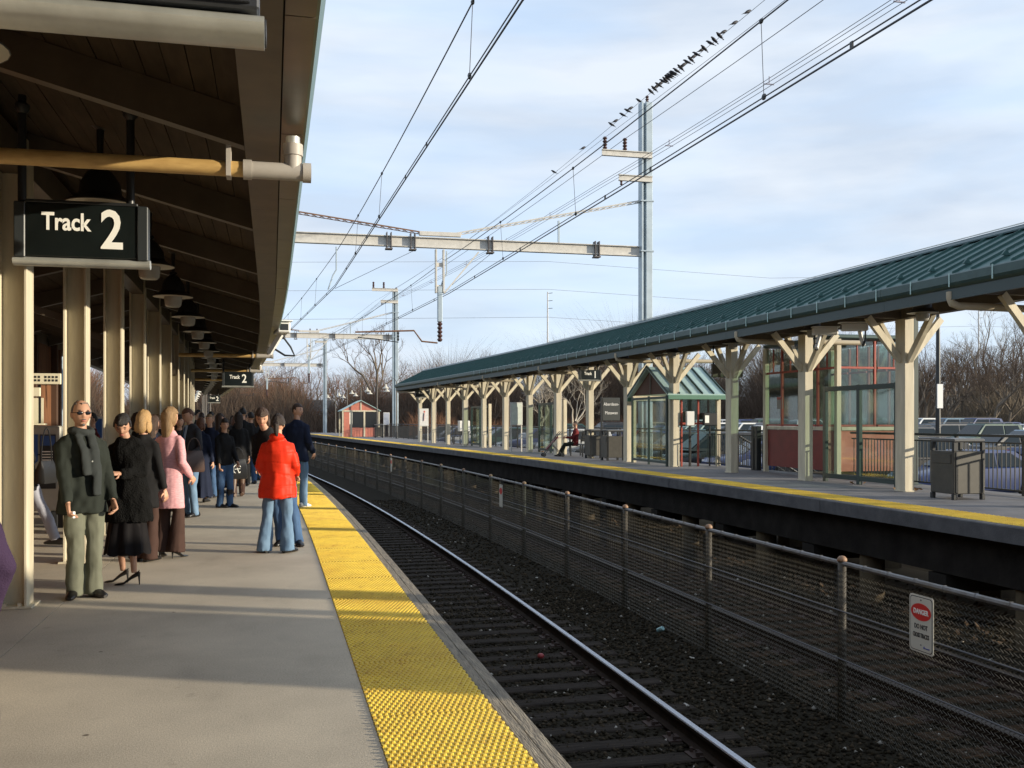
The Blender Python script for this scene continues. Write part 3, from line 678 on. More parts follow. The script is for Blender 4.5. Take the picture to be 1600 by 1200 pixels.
def machine(u,s,w,lab,zt=1.52):
    t=on_line('ticket_machine',lab,'machine',u,s,0)
    g=mat('machine_grey',(.44,.43,.38),.45,var=.08)
    MB().bbox(-w/2,w/2,0,.7,.30,zt,.02).build('cabinet',g,t)
    for x in (-w/2+.1,w/2-.1):
        for y in (.1,.6): MB().box(x-.04,x+.04,y-.04,y+.04,0,.31).build('leg',black,t)
    MB().bbox(-w/2+.02,w/2-.02,-.012,-.001,zt-.42,zt-.40,.002).build('seam',black,t)
    b=mat('machine_blue',(.03,.10,.32),.4)
    mb=MB(); mb.add([(.06,-.02,zt-.12),(w/2-.3,-.02,zt-.12),(w/2-.3,-.02,zt-.5),(w/2-.42,-.02,zt-.62),(.06,-.02,zt-.62)],[(0,1,2,3,4)]); mb.add([(.06,-.004,zt-.12),(w/2-.3,-.004,zt-.12),(w/2-.3,-.004,zt-.5),(w/2-.42,-.004,zt-.62),(.06,-.004,zt-.62)],[(4,3,2,1,0)]); mb.build('blue_panel',b,t)
    MB().box(w/2-.27,w/2-.06,-.016,-.002,zt-.9,zt-.12).build('instruction_board',mat('board_black',(.02,.025,.03),.5),t)
    MB().box(w/2-.26,w/2-.07,-.02,-.017,zt-.28,zt-.14).build('blue_logo_panel',b,t)
    m=MB()
    for i in range(12): m.box(w/2-.24,w/2-.1,-.0195,-.0165,zt-.36-.04*i,zt-.375-.04*i)
    m.build('fine_print',white,t,kind='stuff')
    m=MB(); m.box(-.28,-.05,-.014,-.002,zt-.36,zt-.16); m.build('screen',black,t)
    return t
machine(-3.75,15.5,1.6,'grey ticket machine with a blue panel behind the nearest columns')
t=on_line('brochure_rack','cream brochure rack with two sign boards standing above the ticket machine','rack',-3.80,15.9,1.535)
cw=mat('rack_cream',(.72,.68,.52),.5)
MB().box(-.8,.55,.0,.25,.0,.02).build('shelf',cw,t); MB().box(-.8,.5,.22,.24,.021,.40).build('back_panel',cw,t)
MB().bbox(-.8,.5,.0,.05,.42,.55,.006).build('sign_board',cw,t); MB().bbox(-.8,.78,.0,.06,.60,.76,.006).build('sign_board',cw,t)
for x in (-.78,.48): MB().box(x-.015,x+.015,.06,.09,.021,.76).build('upright',black,t)
for k,x in enumerate((-.7,-.42,-.14,.14)):
    MB().bbox(x,x+.24,.01,.14,.021,.20,.004).build('brochure_tray',black,t)
    MB().box(x+.02,x+.22,.05,.09,.201,.34).build('brochure',mat('brochure_print',(.62,.45,.42),.6,c2=(.75,.72,.65),vs=18),t)
for k,x in enumerate((-.45,.0,.42,.66)):
    for dz in (.64,.69):
        m=MB()
        for j in range(4): m.box(x-.1+.05*j,x-.07+.05*j,-.004,-.001,dz,dz+.032)
        m.build('lettering',mat('board_black',(.02,.025,.03),.5),t,kind='stuff')
# small blue/white public telephone beyond
t=on_line('pay_telephone','small blue and white telephone box between two cream columns','telephone',-2.9,19.2,1.25)
MB().bbox(-.15,.15,-.12,.12,0,.42,.02).build('hood',mat('phone_white',(.7,.7,.68),.4),t); MB().bbox(-.11,.0,-.13,-.121,.04,.38,.004).build('blue_front',mat('machine_blue',(.03,.10,.32),.4),t)
MB().bbox(-.04,.04,-.04,.04,-1.25,0,.005).build('post',black,t)
# ================================================================ FAR CANOPY
fc=thing('far_canopy','long green standing seam canopy on cream columns over the far platform','canopy')
CS0,CS1=9.2,63.0
RC=[16.83+3.56*k for k in range(-2,14)]
S=.5; EU,RU,BU=10.2,12.0,12.55; RZ=4.74
def rz_(u): return RZ-S*abs(u-RU)
# columns with four braces
cm_=MB(); cm_.bbox(-.10,.10,-.15,.15,0,3.30,.008); 
cm_.bbox(-.115,.115,-.165,.165,.001,.03,.006); colm=cm_.mesh('column',cream)
brm={}
for k,(dx,dy) in enumerate(((0,-1),(0,1),(-1,0),(1,0))):
    a=Vector((dx*.09,dy*.14,2.50)); b=Vector((dx*.80,dy*.82,3.32)); brm[k]=MB().bar(a,b,.09,.12).mesh('brace',cream)
pinm=MB().tube([(-.06,-.30,2.62),(-.14,-.30,2.62)],.03,8).mesh('brace_bolt',black)
cond=MB().tube([(.15,-.05,.02),(.15,-.05,2.3),(.15,-.02,2.6),(.16,.3,3.1),(.16,.5,3.3)],.022,6).mesh('conduit',pvc,True)
for i,s in enumerate(RC):
    c=inst('column',colm,fc,W(11.8,s,ZR-.0),ang(s))
    for k in range(4): inst('brace',brm[k],c)
    if i%2==0: inst('conduit',cond,c)
# beams
mb=MB(); sweep(mb,rect(11.7,11.9,3.545,3.80),CS0,CS1,1.78); mb.build('long_beam',cream_dk,fc)
mb=MB(); sweep(mb,rect(10.30,10.45,3.50,3.70),CS0,CS1,1.78); mb.build('eave_beam',cream_dk,fc)
mb=MB(); sweep(mb,rect(12.40,12.50,4.2,4.32),CS0,CS1,1.78); mb.build('eave_beam',cream_dk,fc)
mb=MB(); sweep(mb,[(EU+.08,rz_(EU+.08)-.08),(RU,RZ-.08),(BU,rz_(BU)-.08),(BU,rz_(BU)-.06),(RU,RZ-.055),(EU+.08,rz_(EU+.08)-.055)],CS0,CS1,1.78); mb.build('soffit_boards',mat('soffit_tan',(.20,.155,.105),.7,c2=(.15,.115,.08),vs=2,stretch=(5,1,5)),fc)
s=CS0+.1
while s<CS1:
    for (a,b) in ((11.9,10.46),(12.0,12.4)):
        p=W(a,s,rz_(a)-.18); q=W(b,s,rz_(b)-.18); MB().bar(p,q,.08,.16).build('rafter',cream_dk,fc)
    s+=1.78
# collar ties across the canopy under the ridge
for s in RC: MB().bar(W(10.46,s,3.62),W(12.3,s,3.62),.08,.14).build('tie_beam',cream_dk,fc)
# standing seam panels, near slope
s=CS0; i=0
while s<CS1-.05:
    e=min(s+.42,CS1); mb=MB()
    def P(u,ss,dz): 
        v=W(u,ss,rz_(u)+dz); return v
    u0,u1=EU+.02,RU
    vs=[P(u,q,dz) for dz in (-.02,.012) for q in (s,e) for u in (u0,u1)]
    mb.add(vs,[(0,1,3,2),(4,6,7,5),(0,2,6,4),(1,5,7,3),(0,4,5,1),(2,3,7,6)])
    r=.016; vs=[P(u,q,dz) for dz in (.012,.055) for q in (s,s+r) for u in (u0,u1)]
    mb.add(vs,[(0,1,3,2),(4,6,7,5),(0,2,6,4),(1,5,7,3),(0,4,5,1),(2,3,7,6)])
    if i%2==0 and s<40:
        c=P(EU+.28,s+.008,.05); d=.075
        mb.add([c+Vector((-d,-.02,.0)),c+Vector((d,-.02,0)),c+Vector((.0,-.02,.085)),c+Vector((-d,.02,.0)),c+Vector((d,.02,0)),c+Vector((.0,.02,.085))],[(0,1,2),(5,4,3),(0,3,4,1),(1,4,5,2),(2,5,3,0)])
    mb.build('roof_panel',green,fc)
    s=e; i+=1
mb=MB(); sweep(mb,[(RU-.0,RZ-.02),(BU+.05,rz_(BU+.05)-.02),(BU+.05,rz_(BU+.05)+.012),(RU,RZ+.012)],CS0,CS1,1.78); mb.build('roof_sheet',green,fc)
mb=MB(); sweep(mb,[(RU-.16,RZ-.035),(RU,RZ+.055),(RU+.16,RZ-.035),(RU+.16,RZ-.01),(RU,RZ+.085),(RU-.16,RZ-.01)],CS0,CS1,1.78); mb.build('ridge_cap',ridgem,fc)
mb=MB(); sweep(mb,rect(RU-.01,RU+.01,RZ+.10,RZ+.115),CS0,40,1.78); mb.build('lightning_wire',silver,fc)
# gutter: upper half round, lower fascia
k=0; s=CS0
while s<CS1-.1:
    e=min(s+5.98,CS1); mb=MB(); sweep(mb,[(10.185,3.68),(10.22,3.645),(10.29,3.645),(10.29,3.862),(10.19,3.862),(10.165,3.84),(10.165,3.72)],s+.003,e-.003,1.2); mb.build('gutter',green_dk,fc)
    mb=MB(); sweep(mb,rect(10.235,10.275,3.47,3.643),s+.003,e-.003,1.2); mb.build('fascia',mat('fascia_green',(.035,.055,.055),.5),fc); s=e
s=CS0+.4
gs=MB().box(-.008,.0,-.012,.012,3.66,3.868).mesh('gutter_strap',green_pale)
while s<45: inst('gutter_strap',gs,fc,W(10.162,s,0),ang(s)); s+=.95
# drain outlets
for sp in (13.5,20.66,28.18,35.76,43.56,52):
    a=0; mb=MB(); mb.tube([W(10.255,sp,3.60),W(10.255,sp,3.50),W(10.29,sp,3.42),W(10.40,sp,3.385),W(11.65,sp,3.37)],.06,10); mb.build('drain_pipe',mat('pvc_tan',(.42,.36,.26),.5),fc,smooth=True)
    if int(sp)%2==0: MB().tube([W(12.0,sp,3.40),W(13.4,sp,3.40)],.06,10).build('drain_pipe',mat('pvc_tan',(.42,.36,.26),.5),fc,smooth=True)
mb=MB(); mb.add([W(EU+.1,CS1-.02,3.45),W(BU+.3,CS1-.02,3.45),W(BU,CS1-.02,rz_(BU)-.05),W(RU,CS1-.02,RZ-.05),W(EU+.1,CS1-.02,rz_(EU+.1)-.05)],[(0,1,2,3,4)]); mb.add([W(EU+.1,CS1-.06,3.45),W(BU+.3,CS1-.06,3.45),W(BU,CS1-.06,rz_(BU)-.05),W(RU,CS1-.06,RZ-.05),W(EU+.1,CS1-.06,rz_(EU+.1)-.05)],[(4,3,2,1,0)]); mb.build('gable_end',mat('gable_dark',(.05,.06,.055),.7),fc)
MB().bar(W(EU+.1,CS1-.1,3.40),W(BU,CS1-.1,3.40),.1,.1).build('tie_beam',beamw,fc)
# lamps
L1=lamp(W(11.0,15.2,3.47),0,'dark bell lamp with pale glass under the far canopy, nearest the right edge','pendant lamps under the far canopy',3.47,3.95)
for i in range(1,13):
    c=copy_tree(L1); c.location=W(11.0,15.2+3.56*i,3.47); c['label']='dark bell lamp, %s from the right in the row under the far canopy'%ORD[i]
def sign1(lab,u0,u1,s,z0,z1):
    t=track_sign(lab,'1',u0,u1,s,z0,z1,3.6,fs=.92); return t
sign1('black hanging track 1 sign in the middle of the far canopy',10.97,11.8,33.5,2.98,3.36)
sign1('small black track 1 sign near the far end of the far canopy',10.9,11.8,60.5,2.98,3.40)
t=on_line('hanging_sign_back','plain dark back of a sign box hung beside a far canopy column','sign',12.0,24.6,0)
MB().bbox(-.45,.45,-.05,.05,2.75,3.1,.01).build('sign_box',mat('sign_back',(.10,.085,.06),.6),t)
for x in (-.4,.4): MB().tube([(x,0,3.1),(x,0,3.7)],.025,8).build('hanger',black,t)
# cameras under the canopy
t=on_line('security_camera','white security camera pointing left from under the far canopy eave','camera',10.95,18.35,3.42,rad(70),group=None); cctv(t,1.25)
t=on_line('security_camera','white security camera pointing right beside its twin under the far canopy','camera',11.15,17.35,3.42,rad(-112)); cctv(t,1.25)

# ================================================================ WINDSCREENS
def windscreen(s0,s1,lab,u=12.2):
    t=on_line('windscreen',lab,'windscreen',u,s0,ZR,0,'glazed windscreens between far canopy columns'); L=s1-s0
    h=2.12
    for y in (0,L/2,L): MB().bbox(-.04,.04,y-.055,y+.055,.0,h,.005).build('frame_post',dkgreen,t)
    for z in (.08,h-.11): 
        for a,b in ((.056,L/2-.056),(L/2+.056,L-.056)): MB().bbox(-.04,.04,a,b,z,z+.10,.005).build('frame_rail',dkgreen,t)
    for a,b in ((.056,L/2-.056),(L/2+.056,L-.056)):
        g=MB().box(-.004,.004,a,b,.181,h-.111).build('pane',clear_g,t)
    MB().bbox(-.07,.07,-.20,-.06,0,2.2,.008).build('end_post',cream,t)
    return t
windscreen(17.55,20.15,'tall two pane glass windscreen in a dark frame, nearest on the far platform',12.15)
windscreen(38.6,41.7,'glass windscreen behind the seated waiting passenger')
windscreen(49.3,52.5,'narrow looking dark framed windscreen farthest along the far platform')
# ================================================================ GLAZED STAIR ENCLOSURE
en=thing('stair_enclosure','red framed glazed stair enclosure with cream posts behind the far platform','building')
def glazed(face,p0,p1,z0,z1,red):
    # face 'u': wall on the plane u=const from s=p0..p1 ; 's': wall on s=const from u=p0..p1
    def B(a,b,c,d,za,zb,m,nm,bev=.004):
        # a,b along the wall; c,d across it
        if face[0]=='u': x0,x1,y0,y1=face[1]+c+off((a+b)/2),face[1]+d+off((a+b)/2),a,b
        else: x0,x1,y0,y1=a+off(face[1]),b+off(face[1]),face[1]+c,face[1]+d
        return MB().bbox(x0,x1,y0,y1,za,zb,bev).build(nm,m,en)
    n=max(2,int(round((p1-p0)/.85))); st=(p1-p0)/n
    B(p0+.07,p1-.07,-.02,.02,z0+.16,1.36,red,'lower_panel'); B(p0+.07,p1-.07,-.06,.06,1.365,1.45,cream,'sill')
    for i in range(n+1):
        c=p0+st*i; w=.025 if 0<i<n else .02
        if 0<i<n: B(c-w,c+w,-.03,.03,1.452,z1-.02,redf,'mullion')
    for i in range(n):
        a=p0+st*i+.07; b=p0+st*(i+1)-.03
        B(a,b,-.025,.025,2.82,2.87,redf,'transom'); B(a,b,-.025,.025,1.455,1.50,redf,'bottom_rail')
        B(a,b,-.004,.004,1.502,2.818,clear_g,'pane',0.001); B(a,b,-.004,.004,2.872,z1-.03,clear_g,'pane',.001)
        B((a+b)/2-.012,(a+b)/2+.012,-.02,.02,2.873,z1-.03,redf,'glazing_bar')
for (u,s) in ((13.0,21.0),(13.0,24.35),(14.95,21.0),(14.95,24.35)):
    MB().bbox(u+off(s)-.06,u+off(s)+.06,s-.06,s+.06,-.9,3.52,.008).build('post',cream,en)
glazed(('u',13.0),21.0,24.35,ZR,3.5,redp); glazed(('s',21.0),13.0,14.95,ZR,3.5,pinkw); glazed(('u',14.95),21.0,24.35,ZR,3.5,redp)  # sunlit face gets salmon, shaded faces dark red: light put into the colour
MB().bbox(12.9+off(22),15.05+off(22),20.9,24.45,3.525,3.62,.02).build('roof_slab',green_dk,en)
MB().box(13.05+off(22),14.9+off(22),21.1,24.3,-.9,ZR-.02).build('stair_base',conc_pile,en)
t=on_line('notice','small red headed notice behind the enclosure window','notice',12.985,23.6,1.9); MB().box(-.012,-.002,-.13,.13,0,.3).build('paper',mat('notice_grey',(.25,.24,.22),.6),t); MB().box(-.014,-.0125,-.13,.13,.24,.31).build('red_heading',redf,t)
t=on_line('steel_post','slim dark steel post standing beside the nearest far canopy column','post',13.3,18.6,-.8); MB().bbox(-.06,.06,-.06,.06,0,4.6,.01).build('shaft',dkgreen,t); MB().bbox(-.12,.12,-.12,.12,.9,1.06,.01).build('base_plate',dkgreen,t)
# ================================================================ SMALL WAITING SHELTER (green gabled roof)
def shelter(name,u0,u1,s0,s1,ze,za,gable,lab,gm,far=False):
    t=thing(name,lab,'shelter',(0,0,0)); o=off((s0+s1)/2)
    def B(a,b,c,d,e,f,m,nm,bev=.006): return MB().bbox(a+o,b+o,c,d,e,f,bev).build(nm,m,t)
    for u in (u0,u1):
        for s in (s0,s1): B(u-.06,u+.06,s-.06,s+.06,ZR,ze,cream,'post')
    ov=.16; th=.06
    if gable=='u':   # ridge runs across the platform, gables face the tracks
        sm=(s0+s1)/2; 
        for sa,nm in ((s0-ov,'roof_slope'),(s1+ov,'roof_slope')):
            zb=ze-(za-ze)*ov/(sm-s0)
            mb=MB(); vs=[Vector((x+o,y,z+d)) for x in (u0-ov,u1+ov) for d in (0,th) for y,z in ((sm,za),(sa,zb))]
            mb.add(vs,[(0,1,3,2),(4,6,7,5),(0,4,5,1),(2,3,7,6),(0,2,6,4),(1,5,7,3)]); r=mb.build(nm,green_pale,t)
            n=5
            for i in range(n+1):
                x=u0-ov+(u1-u0+2*ov)*i/n; MB().bar(Vector((x+o,sm,za+th+.02)),Vector((x+o,sa,zb+th+.02)),.03,.06).build('seam',green_dk,r)
            MB().bbox(u0-ov+o,u1+ov+o,sa-.03,sa+.03,zb-.10,zb+.03,.01).build('gutter',mat('shelter_gutter',(.10,.22,.16),.5),r)
        for u in (u0,):
            mb=MB(); mb.add([(u+o-.02,s0,ze),(u+o-.02,s1,ze),(u+o-.02,sm,za-.03)],[(0,1,2)]); mb.add([(u+o+.02,s0,ze),(u+o+.02,s1,ze),(u+o+.02,sm,za-.03)],[(2,1,0)]); mb.build('gable',gm,t)
            MB().bbox(u+o-.05,u+o+.05,sm-.03,sm+.03,ze,za-.05,.005).build('gable_post',cream_dk,t)
        for sa in (s0,s1): B(u0+.07,u1-.07,sa-.04,sa+.04,ze-.16,ze-.0,cream,'header')
    else:
        um=(u0+u1)/2
        for ua in (u0-ov,u1+ov):
            zb=ze-(za-ze)*ov/(um-u0)
            mb=MB(); vs=[Vector((x+o,y,z+d)) for y in (s0-ov,s1+ov) for d in (0,th) for x,z in ((um,za),(ua,zb))]
            mb.add(vs,[(0,1,3,2),(4,6,7,5),(0,4,5,1),(2,3,7,6),(0,2,6,4),(1,5,7,3)]); mb.build('roof_slope',green_pale,t)
        mb=MB(); mb.add([(u0+o,s0,ze),(u1+o,s0,ze),(um+o,s0,za-.03)],[(0,1,2)]); mb.add([(u0+o,s0+.04,ze),(u1+o,s0+.04,ze),(um+o,s0+.04,za-.03)],[(2,1,0)]); mb.build('gable',gm,t)
        B(um-.05,um+.05,s0-.04,s0,ze,za-.1,cream,'gable_post'); B(u0+.07,u1-.07,s0-.04,s0+.04,ze-.12,ze-.0,cream,'header')
    return t,B
sh,B=shelter('waiting_shelter',11.75,13.25,27.5,30.6,2.40,3.20,'u','small green gabled waiting shelter with red window frames on the far platform',mat('gable_brown',(.10,.045,.03),.7))
for a,b in ((11.82,12.05),(12.11,12.58),(12.64,13.18)):
    B(a,b,27.48,27.52,2.22,2.28,redf,'window_head'); B(a,b,27.48,27.52,1.48,1.54,redf,'transom'); B(a,b,27.496,27.504,1.545,2.215,clear_g,'pane',.001); B(a,b,27.496,27.504,.5,1.475,clear_g,'pane',.001)
for u,w in ((12.08,.025),(12.61,.025)): B(u-w,u+w,27.47,27.53,ZR,2.29,redf,'mullion')
o_=off(29)
for s in (27.6,29.05,30.5): MB().bbox(11.63+o_,11.69+o_,s-.035,s+.035,ZR,2.35,.005).build('frame_post',dkgreen,sh)
for z in (.32,2.25): 
    for a,b in ((27.64,29.01),(29.09,30.46)): MB().bbox(11.63+o_,11.69+o_,a,b,z,z+.07,.005).build('frame_rail',dkgreen,sh)
for a,b in ((27.64,29.01),(29.09,30.46)): MB().box(11.656+o_,11.664+o_,a,b,.392,2.248).build('pane',clear_g,sh)
t=on_line('white_notice_box','white notice box mounted inside the small waiting shelter','box',12.2,27.3,1.45); MB().bbox(-.12,.12,-.05,.05,0,.42,.01).build('box_body',mat('camera_white',(.7,.7,.68),.4),t); MB().bbox(-.03,.03,-.03,.03,-1.2,0,.004).build('post',black,t)
t=on_line('dark_monitor','black framed screen hanging inside the small waiting shelter','screen',12.85,27.35,1.45); MB().bbox(-.22,.22,-.06,.04,0,.38,.02).build('screen_body',black,t); MB().box(-.18,-.05,-.065,-.0605,.08,.30).build('label_plate',white,t); MB().bbox(-.02,.02,-.02,.02,-1.2,0,.004).build('post',black,t)
sh2,B=shelter('waiting_shelter',10.2,13.2,84,88,2.45,3.25,'s','far waiting shelter with a salmon gable and green roof beyond the canopy',pinkw,True)
B(10.27,13.1,83.97,84.03,ZR,1.0,pinkw,'wall_panel')
for a,b in ((10.28,10.75),(11.0,11.9),(12.1,13.1)): B(a,b,83.96,84.04,1.0,2.3,black if a>10.5 else pinkw,'window')
for u in (10.9,11.98): B(u-.07,u+.07,83.93,84.05,ZR,2.32,cream,'window_post')
# ================================================================ PLATFORM RAILING
rl=thing('platform_railing','black steel railing with balusters along the back of the far platform','railing')
RUu=13.16
pmesh=MB().bbox(-.03,.03,-.03,.03,.0,1.10,.004).mesh('railing_post',black)
L_=1.8
bm=MB()
for k in range(1,16): bm.box(-.008,.008,k*L_/16-.008,k*L_/16+.008,.10,.93)
bmesh_=bm.mesh('balusters',black)
hm=MB().bbox(-.03,.03,0,L_,1.05,1.10,.008).mesh('handrail',black)
r2m=MB().box(-.015,.015,.03,L_-.03,.93,.96).box(-.015,.015,.03,L_-.03,.07,.10).mesh('rail_bars',black)
segs=[(4.5,20.6),(24.6,27.2),(31.5,103)]
for a,b in segs:
    s=a
    while s<b-.3:
        p=W(RUu,s,ZR); q=W(RUu,s+L_,ZR); d=q-p; r=math.atan2(-d.x,d.y)
        inst('railing_post',pmesh,rl,p,r); inst('handrail',hm,rl,p,r); inst('rail_bars',r2m,rl,p,r); inst('balusters',bmesh_,rl,p,r,kind='stuff'); s+=L_
sr=thing('stair_railing','black railing sloping down the stairs between the shelter and the enclosure','railing')
for u0,sA in ((0,25.0),(0,26.9)):
    a=W(13.3,sA,1.3); b=W(16.4,sA,-.5)
    MB().tube([a,b],.03,8).build('handrail',black,sr); MB().tube([a-Vector((0,0,.2)),b-Vector((0,0,.2))],.015,6).build('rail_bar',black,sr)
    m=MB()
    for k in range(25):
        p=a+(b-a)*k/24; m.tube([p,p-Vector((0,0,1.05))],.01,4)
    m.build('balusters',black,sr,kind='stuff')
for s in (24.9,25.1): MB().bbox(13.0+off(25),13.14+off(25),s-.07,s+.07,ZR,1.45,.01).build('newel_post',black,sr)
# ================================================================ BINS, BENCH, SIGNS on the far platform
def bin_(lab,u,s,rz=0):
    t=on_line('litter_bin',lab,'bin',u,s,ZR,rz,'dark slatted litter bins on the far platform'); w=.31
    body=mat('bin_dark',(.055,.05,.04),.5,var=.15); top=mat('bin_top',(.12,.12,.12),.35)
    MB().bbox(-w,w,-w,w,.10,.83,.012).build('bin_body',body,t)
    for x in (-w+.03,w-.03):
        for y in (-w+.03,w-.03):
            MB().bbox(x-.035,x+.035,y-.035,y+.035,0,.098,.006).build('foot',black,t); MB().bbox(x-.03,x+.03,y-.03,y+.03,.832,.985,.006).build('lid_post',black,t)
    MB().bbox(-w-.01,w+.01,-w-.01,w+.01,.987,1.05,.025).build('lid',top,t)
    for x in (-w+.05,w-.05): MB().bbox(x-.012,x+.012,-w-.012,-w-.001,.12,.82,.002).build('corner_trim',black,t)
    MB().bbox(-w-.012,-w-.001,-.24,.24,.62,.78,.004).build('side_plate',body,t)
    return t
b0=bin_('large dark litter bin standing by the railing at the right edge',11.62,15.1)
c=copy_tree(b0); c.location=W(11.9,34.3,ZR); c['label']='left one of the paired dark litter bins mid platform'
c=copy_tree(b0); c.location=W(11.75,32.3,ZR); c['label']='right one of the paired litter bins, just before the shelter'
c=copy_tree(b0); c.location=W(12.2,79.5,ZR); c['label']='tiny dark litter bin in front of the far salmon shelter'
t=on_line('bollard','short yellow bollard at the foot of the far platform railing','bollard',12.35,16.1,ZR); MB().lathe([(.06,0),(.06,.22),(.045,.26),(0,.27)],n=14).build('bollard_post',mat('bollard_yellow',(.75,.5,.05),.5),t,smooth=True); MB().lathe([(.063,.1),(.063,.13)],n=14).build('band',mat('bollard_pale',(.6,.55,.35),.5),t)
t=on_line('station_name_sign','dark station name sign on a post between the litter bins and shelter','sign',11.85,32.7,ZR)
MB().bbox(-.32,.32,-.03,.03,1.35,2.15,.01).build('sign_face',mat('sign_slate',(.022,.028,.03),.6),t); MB().bbox(-.38,-.321,-.03,.03,0,2.17,.005).build('post',black,t)
text('Aberdeen-',.155,t,(0,-.033,1.92),(rad(90),0,0),mat('sign_letter_pale',(.75,.75,.75),.6),sx=.85); text('Matawan',.155,t,(0,-.033,1.62),(rad(90),0,0),mat('sign_letter_pale',(.75,.75,.75),.6),sx=.85)
def poster(u,s,w,z0,z1,lab,c,acc=None,legs=True):
    t=on_line('poster_case',lab,'poster',u,s,ZR)
    MB().bbox(-w/2,w/2,-.04,.04,z0,z1,.01).build('case',mat('poster_frame',(.5,.5,.48),.5),t); MB().box(-w/2+.04,w/2-.04,-.046,-.0405,z0+.05,z1-.05).build('poster_sheet',mat('poster_'+str(c),c,.6,var=.1,vs=9),t)
    if acc: 
        e=MB(); e.bar((0,-.048,z0+.3*(z1-z0)),(.03,-.048,z0+.75*(z1-z0)),.10,.008); e.ell((.03,-.048,z0+.82*(z1-z0)),(.06,.004,.07),10,6); e.build('red_figure',mat('poster_faded_red',(.50,.16,.14),.6),t)
    if legs:
        for x in (-w/2+.04,w/2-.04): MB().bbox(x-.025,x+.025,-.025,.025,0,z0,.004).build('leg',beamw,t)
    return t
poster(11.35,42.2,.55,1.15,2.15,'white poster case on legs beside the middle windscreen',(.55,.60,.55))
poster(11.6,61.2,.6,1.0,2.1,'poster case with a red figure near the canopy end',(.6,.6,.6),True)
poster(12.0,92,.75,1.0,2.1,'white poster board left of the far salmon shelter',(.7,.68,.6))
poster(12.9,80,.5,1.0,2.0,'poster case standing left of the salmon shelter front',(.3,.33,.4))
t=on_line('ticket_validator','small white ticket box with a black screen by a far column','machine',12.5,55.2,ZR); MB().bbox(-.3,.3,-.2,.2,.75,1.35,.02).build('box_body',mat('camera_white',(.7,.7,.68),.4),t); MB().box(-.15,.15,-.21,-.2005,.95,1.2).build('screen',black,t); MB().bbox(-.08,.08,-.08,.08,0,.75,.01).build('pedestal',black,t)
def bench(u,s,lab):
    t=on_line('bench',lab,'bench',u,s,ZR,0,'dark benches on the far platform')
    for k in range(4): MB().bbox(-.22+.12*k-.05,-.22+.12*k+.05,-.75,.75,.43,.465,.006).build('seat_slat',black,t)
    for k in range(3): MB().bbox(.24+.02*k,.265+.02*k,-.75,.75,.55+.13*k,.65+.13*k,.006).build('back_slat',black,t)
    for y in (-.65,.65):
        for x in (-.2,.2): MB().bbox(x-.02,x+.02,y-.03,y+.03,0,.43,.004).build('leg',black,t)
        MB().bar((.22,y,.43),(.30,y,.95),.04,.04).build('back_post',black,t)
    return t
bench(12.1,36.3,'dark bench where the passenger in red is sitting'); bench(12.3,56.6,'dark empty bench in the distance on the far platform')
# unseen room added to cast the wide shadow band on the near deck
caster_room=on_line('shadow_caster_room','cream and salmon waiting room standing beyond the right edge of the picture','building',12.2,1.1,ZR)
MB().bbox(-1.2,1.2,0,1.05,0,1.1,.02).build('wall',pinkw,caster_room); MB().bbox(-1.22,1.22,-.02,1.07,1.101,2.92,.02).build('wall',cream,caster_room)
MB().box(-1.24,-1.225,.2,.9,1.2,2.1).build('window',dark_g,caster_room); MB().box(-.8,.8,1.075,1.09,1.2,2.1).build('window',dark_g,caster_room)
MB().bbox(-1.4,1.4,-.06,1.15,2.922,3.08,.03).build('roof',green,caster_room)
for s,w,lab in ((3.75,.17,'tall slim information pylon beyond the right edge of the picture'),(2.85,.09,'narrow signal post beyond the right edge of the picture')):  # two unseen posts added to cast narrow shadow bands on the near deck
    t=on_line('shadow_caster_post',lab,'post',12.4,s,ZR); MB().bbox(-w,w,-w,w,0,2.95,.02).build('shaft',dkgreen,t); MB().bbox(-w-.03,w+.03,-w-.03,w+.03,.0,.06,.01).build('foot',black,t)
# scattered dead leaves/paper by the columns
for k,(u,s) in enumerate(((12.2,19.0),(12.0,17.2),(12.1,16.9),(12.3,28.6),(12.2,40.3),(12.2,41.3))):
    m=MB()
    for j in range(7): 
        a=random.uniform(0,6.28); c=Vector((random.uniform(-.12,.12),random.uniform(-.12,.12),.02+random.uniform(0,.03))); d=Vector((math.cos(a),math.sin(a),.3))*.045; e=Vector((-math.sin(a),math.cos(a),.5))*.04; m.add([c-d,c+e,c+d,c-e],[(0,1,2,3)])
    o=m.build('leaf_pile',mat('dry_leaf_tan',(.42,.26,.12),.9,c2=(.25,.13,.06),vs=30),loc=W(u,s,ZR)); tag(o,'small heap of dry tan leaves at the foot of a windscreen','leaves',kind='stuff')
# lamp posts along the end of the far platform
def lamp_post(u,s,h=4.55):
    t=on_line('lamp_post','dark lamp post with arched twin arms and pale bell lamps beyond the far canopy','street lamp',u,s,ZR,0,'twin lamp posts beyond the far canopy')
    MB().tube([(0,0,0),(0,0,.5),(0,0,.52),(0,0,h-.3)],[.09,.08,.05,.04],8).build('post',mat('lamp_post_grey',(.10,.09,.08),.6),t)
    for sx in (-1,1):
        MB().tube([(0,0,h-.4)]+[(sx*.42*(1-math.cos(a)),0,h-.4+.42*math.sin(a)) for a in [i*math.pi/8 for i in range(1,8)]],.022,6).build('arm',mat('lamp_post_grey',(.10,.09,.08),.6),t)
        m=MB(); m.lathe([(.03,.30),(.06,.26),(.09,.12),(.27,-.04),(.25,-.05),(0,.04)],(sx*.82,0,h-.75),12); m.build('bell_lamp',mat('pale_lamp_shade',(.5,.47,.40),.4),t,smooth=True)
    return t
l=lamp_post(12.7,67)
l['label']='nearest twin armed lamp post with pale bells beyond the far canopy'
